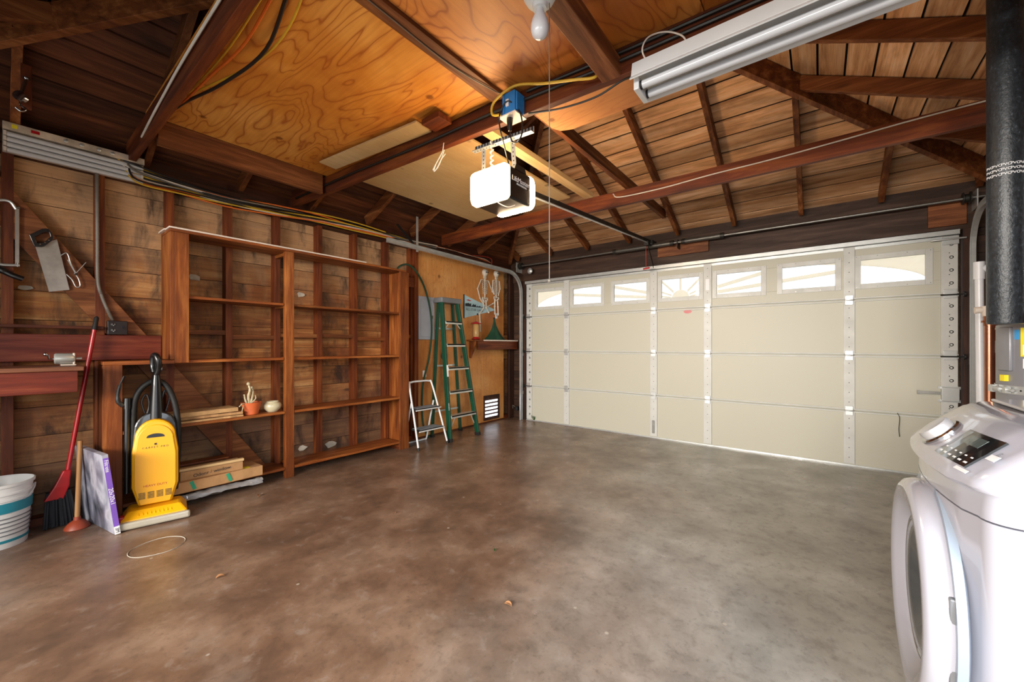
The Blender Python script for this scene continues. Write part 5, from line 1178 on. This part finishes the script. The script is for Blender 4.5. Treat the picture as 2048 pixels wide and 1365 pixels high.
# wall box, small shelf, receptacle on the right wall near the corner
m = MB(); m.box(1.08, 3.95, 1.75, XR-.002, 4.25, 2.25); tag(m.build('wall_cabinet', 'tankpale', bevel=.006), 'pale grey metal box on the right wall behind the insulated pipe', 'box')
m = MB(); m.box(1.06, 4.45, 1.84, XR-.002, 4.80, 1.855); tag(m.build('small_shelf', 'white', bevel=.002), 'small white shelf on the right wall near the door corner', 'shelf')
m = MB(); m.box(1.08, 4.30, 1.285, XR-.002, 4.95, 1.30); tag(m.build('thin_shelf', 'whitepaint', bevel=.002), 'thin pale shelf strip behind the white pipe', 'shelf')
rc2 = thing('wall_receptacle', 'small grey receptacle box by the right door track', 'outlet', (1.1, YD-.02, 1.12))
m = MB(); m.box(1.075, YD-.03, 1.10, 1.145, YD+.05, 1.20); m.build('box', 'galv', rc2, bevel=.003)
m = MB(); m.box(1.095, YD-.033, 1.13, 1.115, YD-.03, 1.165); m.build('slots', 'ink', rc2)
m = MB(); m.tube(curve_pts([(1.11, YD-.02, 1.10), (1.115, YD-.02, .9), (1.10, YD-.02, .6), (1.11, YD-.02, .3)]), .005, 7); m.build('cord', 'grey_c', rc2)

# door sensor, hanging string, floor litter
sn = thing('door_sensor', 'small door sensor on the lower left door track', 'sensor', (-3.76, YD-.06, .15))
m = MB(); m.box(-3.79, YD-.07, .14, -3.74, YD-.03, .20); m.build('body', 'black', sn, bevel=.004); m = MB(); m.tube([(-3.79, YD-.05, .19), (-3.85, YD-.05, .21), (-3.86, YD-.03, .16)], .006, 8); m.build('wiring', 'grey_c', sn)
sg = thing('dangling_string', 'thin dark cord hanging on the lower right door panel', 'cord', (.58, YD-.02, .2))
m = MB(); m.tube(curve_pts([(.56, YD-.018, .545), (.575, YD-.02, .50), (.57, YD-.02, .40), (.575, YD-.02, .33)]), .0025, 6); m.build('cord', 'black_c', sg)
mt = thing('motion_light', 'small round white lamp on the header by the left end of the torsion shaft', 'lamp', (-3.55, YD-.1, 2.24))
m = MB(); m.lathe([(.02, 0), (.04, -.02), (.045, -.045), (.03, -.06), (.01, -.065)], (-3.50, YD-.03, 2.30), (0, 1, 0), 18); m.build('dome', 'galv', mt)
random.seed(3)
for k, (u, v, s_, mt_, lab_) in enumerate(((440, 1156, .030, 'leaf', 'dry tan leaf on the bare floor in front of the vacuum'), (1016, 1212, .032, 'leaf', 'dry curled leaf in the middle of the floor'), (990, 1102, .020, 'greenleaf', 'small green leaf on the middle of the floor'), (1068, 842, .05, 'greenleaf', 'small green weed growing at the bottom left of the garage door'), (790, 1027, .014, 'leaf', 'tiny leaf scrap on the floor in front of the shelves'), (518, 993, .03, 'leaf', 'brown scrap on the floor before the bottom shelf'))):
    p = P(u, v, z=.0); a = random.random()*6; m = MB(); n = 8; lo = []
    for i in range(n+1):
        t = i/n*2-1; w_ = s_*.32*math.sqrt(max(.02, 1-t*t)); h_ = s_*.25*(1-t*t)*.4+.002
        c, s2 = math.cos(a), math.sin(a); x = t*s_*.6
        lo.append([(p.x+c*x-s2*q, p.y+s2*x+c*q, h_+abs(q)*.9+dz_) for q, dz_ in ((-w_, 0), (0, 0), (w_, 0), (w_, .0012), (0, .0012), (-w_, .0012))])
    m.loft(lo, True, True)
    if k == 3:
        for j in range(5): m.tube(curve_pts([p, p+Vector((random.uniform(-.03, .03), random.uniform(-.04, 0), .04)), p+Vector((random.uniform(-.05, .05), random.uniform(-.05, 0), random.uniform(.04, .09)))], 4), .004, 5)
    tag(m.build('leaf' if k != 3 else 'weed', mt_), lab_, 'leaf' if k != 3 else 'weed')
# a worn ring stain on the floor
m = MB(); c = P(315, 1094, z=0); pts = []
for i in range(48):
    a = 2*math.pi*i/48; pts.append((c.x+.115*math.cos(a)*(1+.04*math.sin(3*a)), c.y+.125*math.sin(a), .0008))
m.tube(pts, .0022, 4, closed=True); o = m.build('ring_stain', 'plaster', fl_obj)
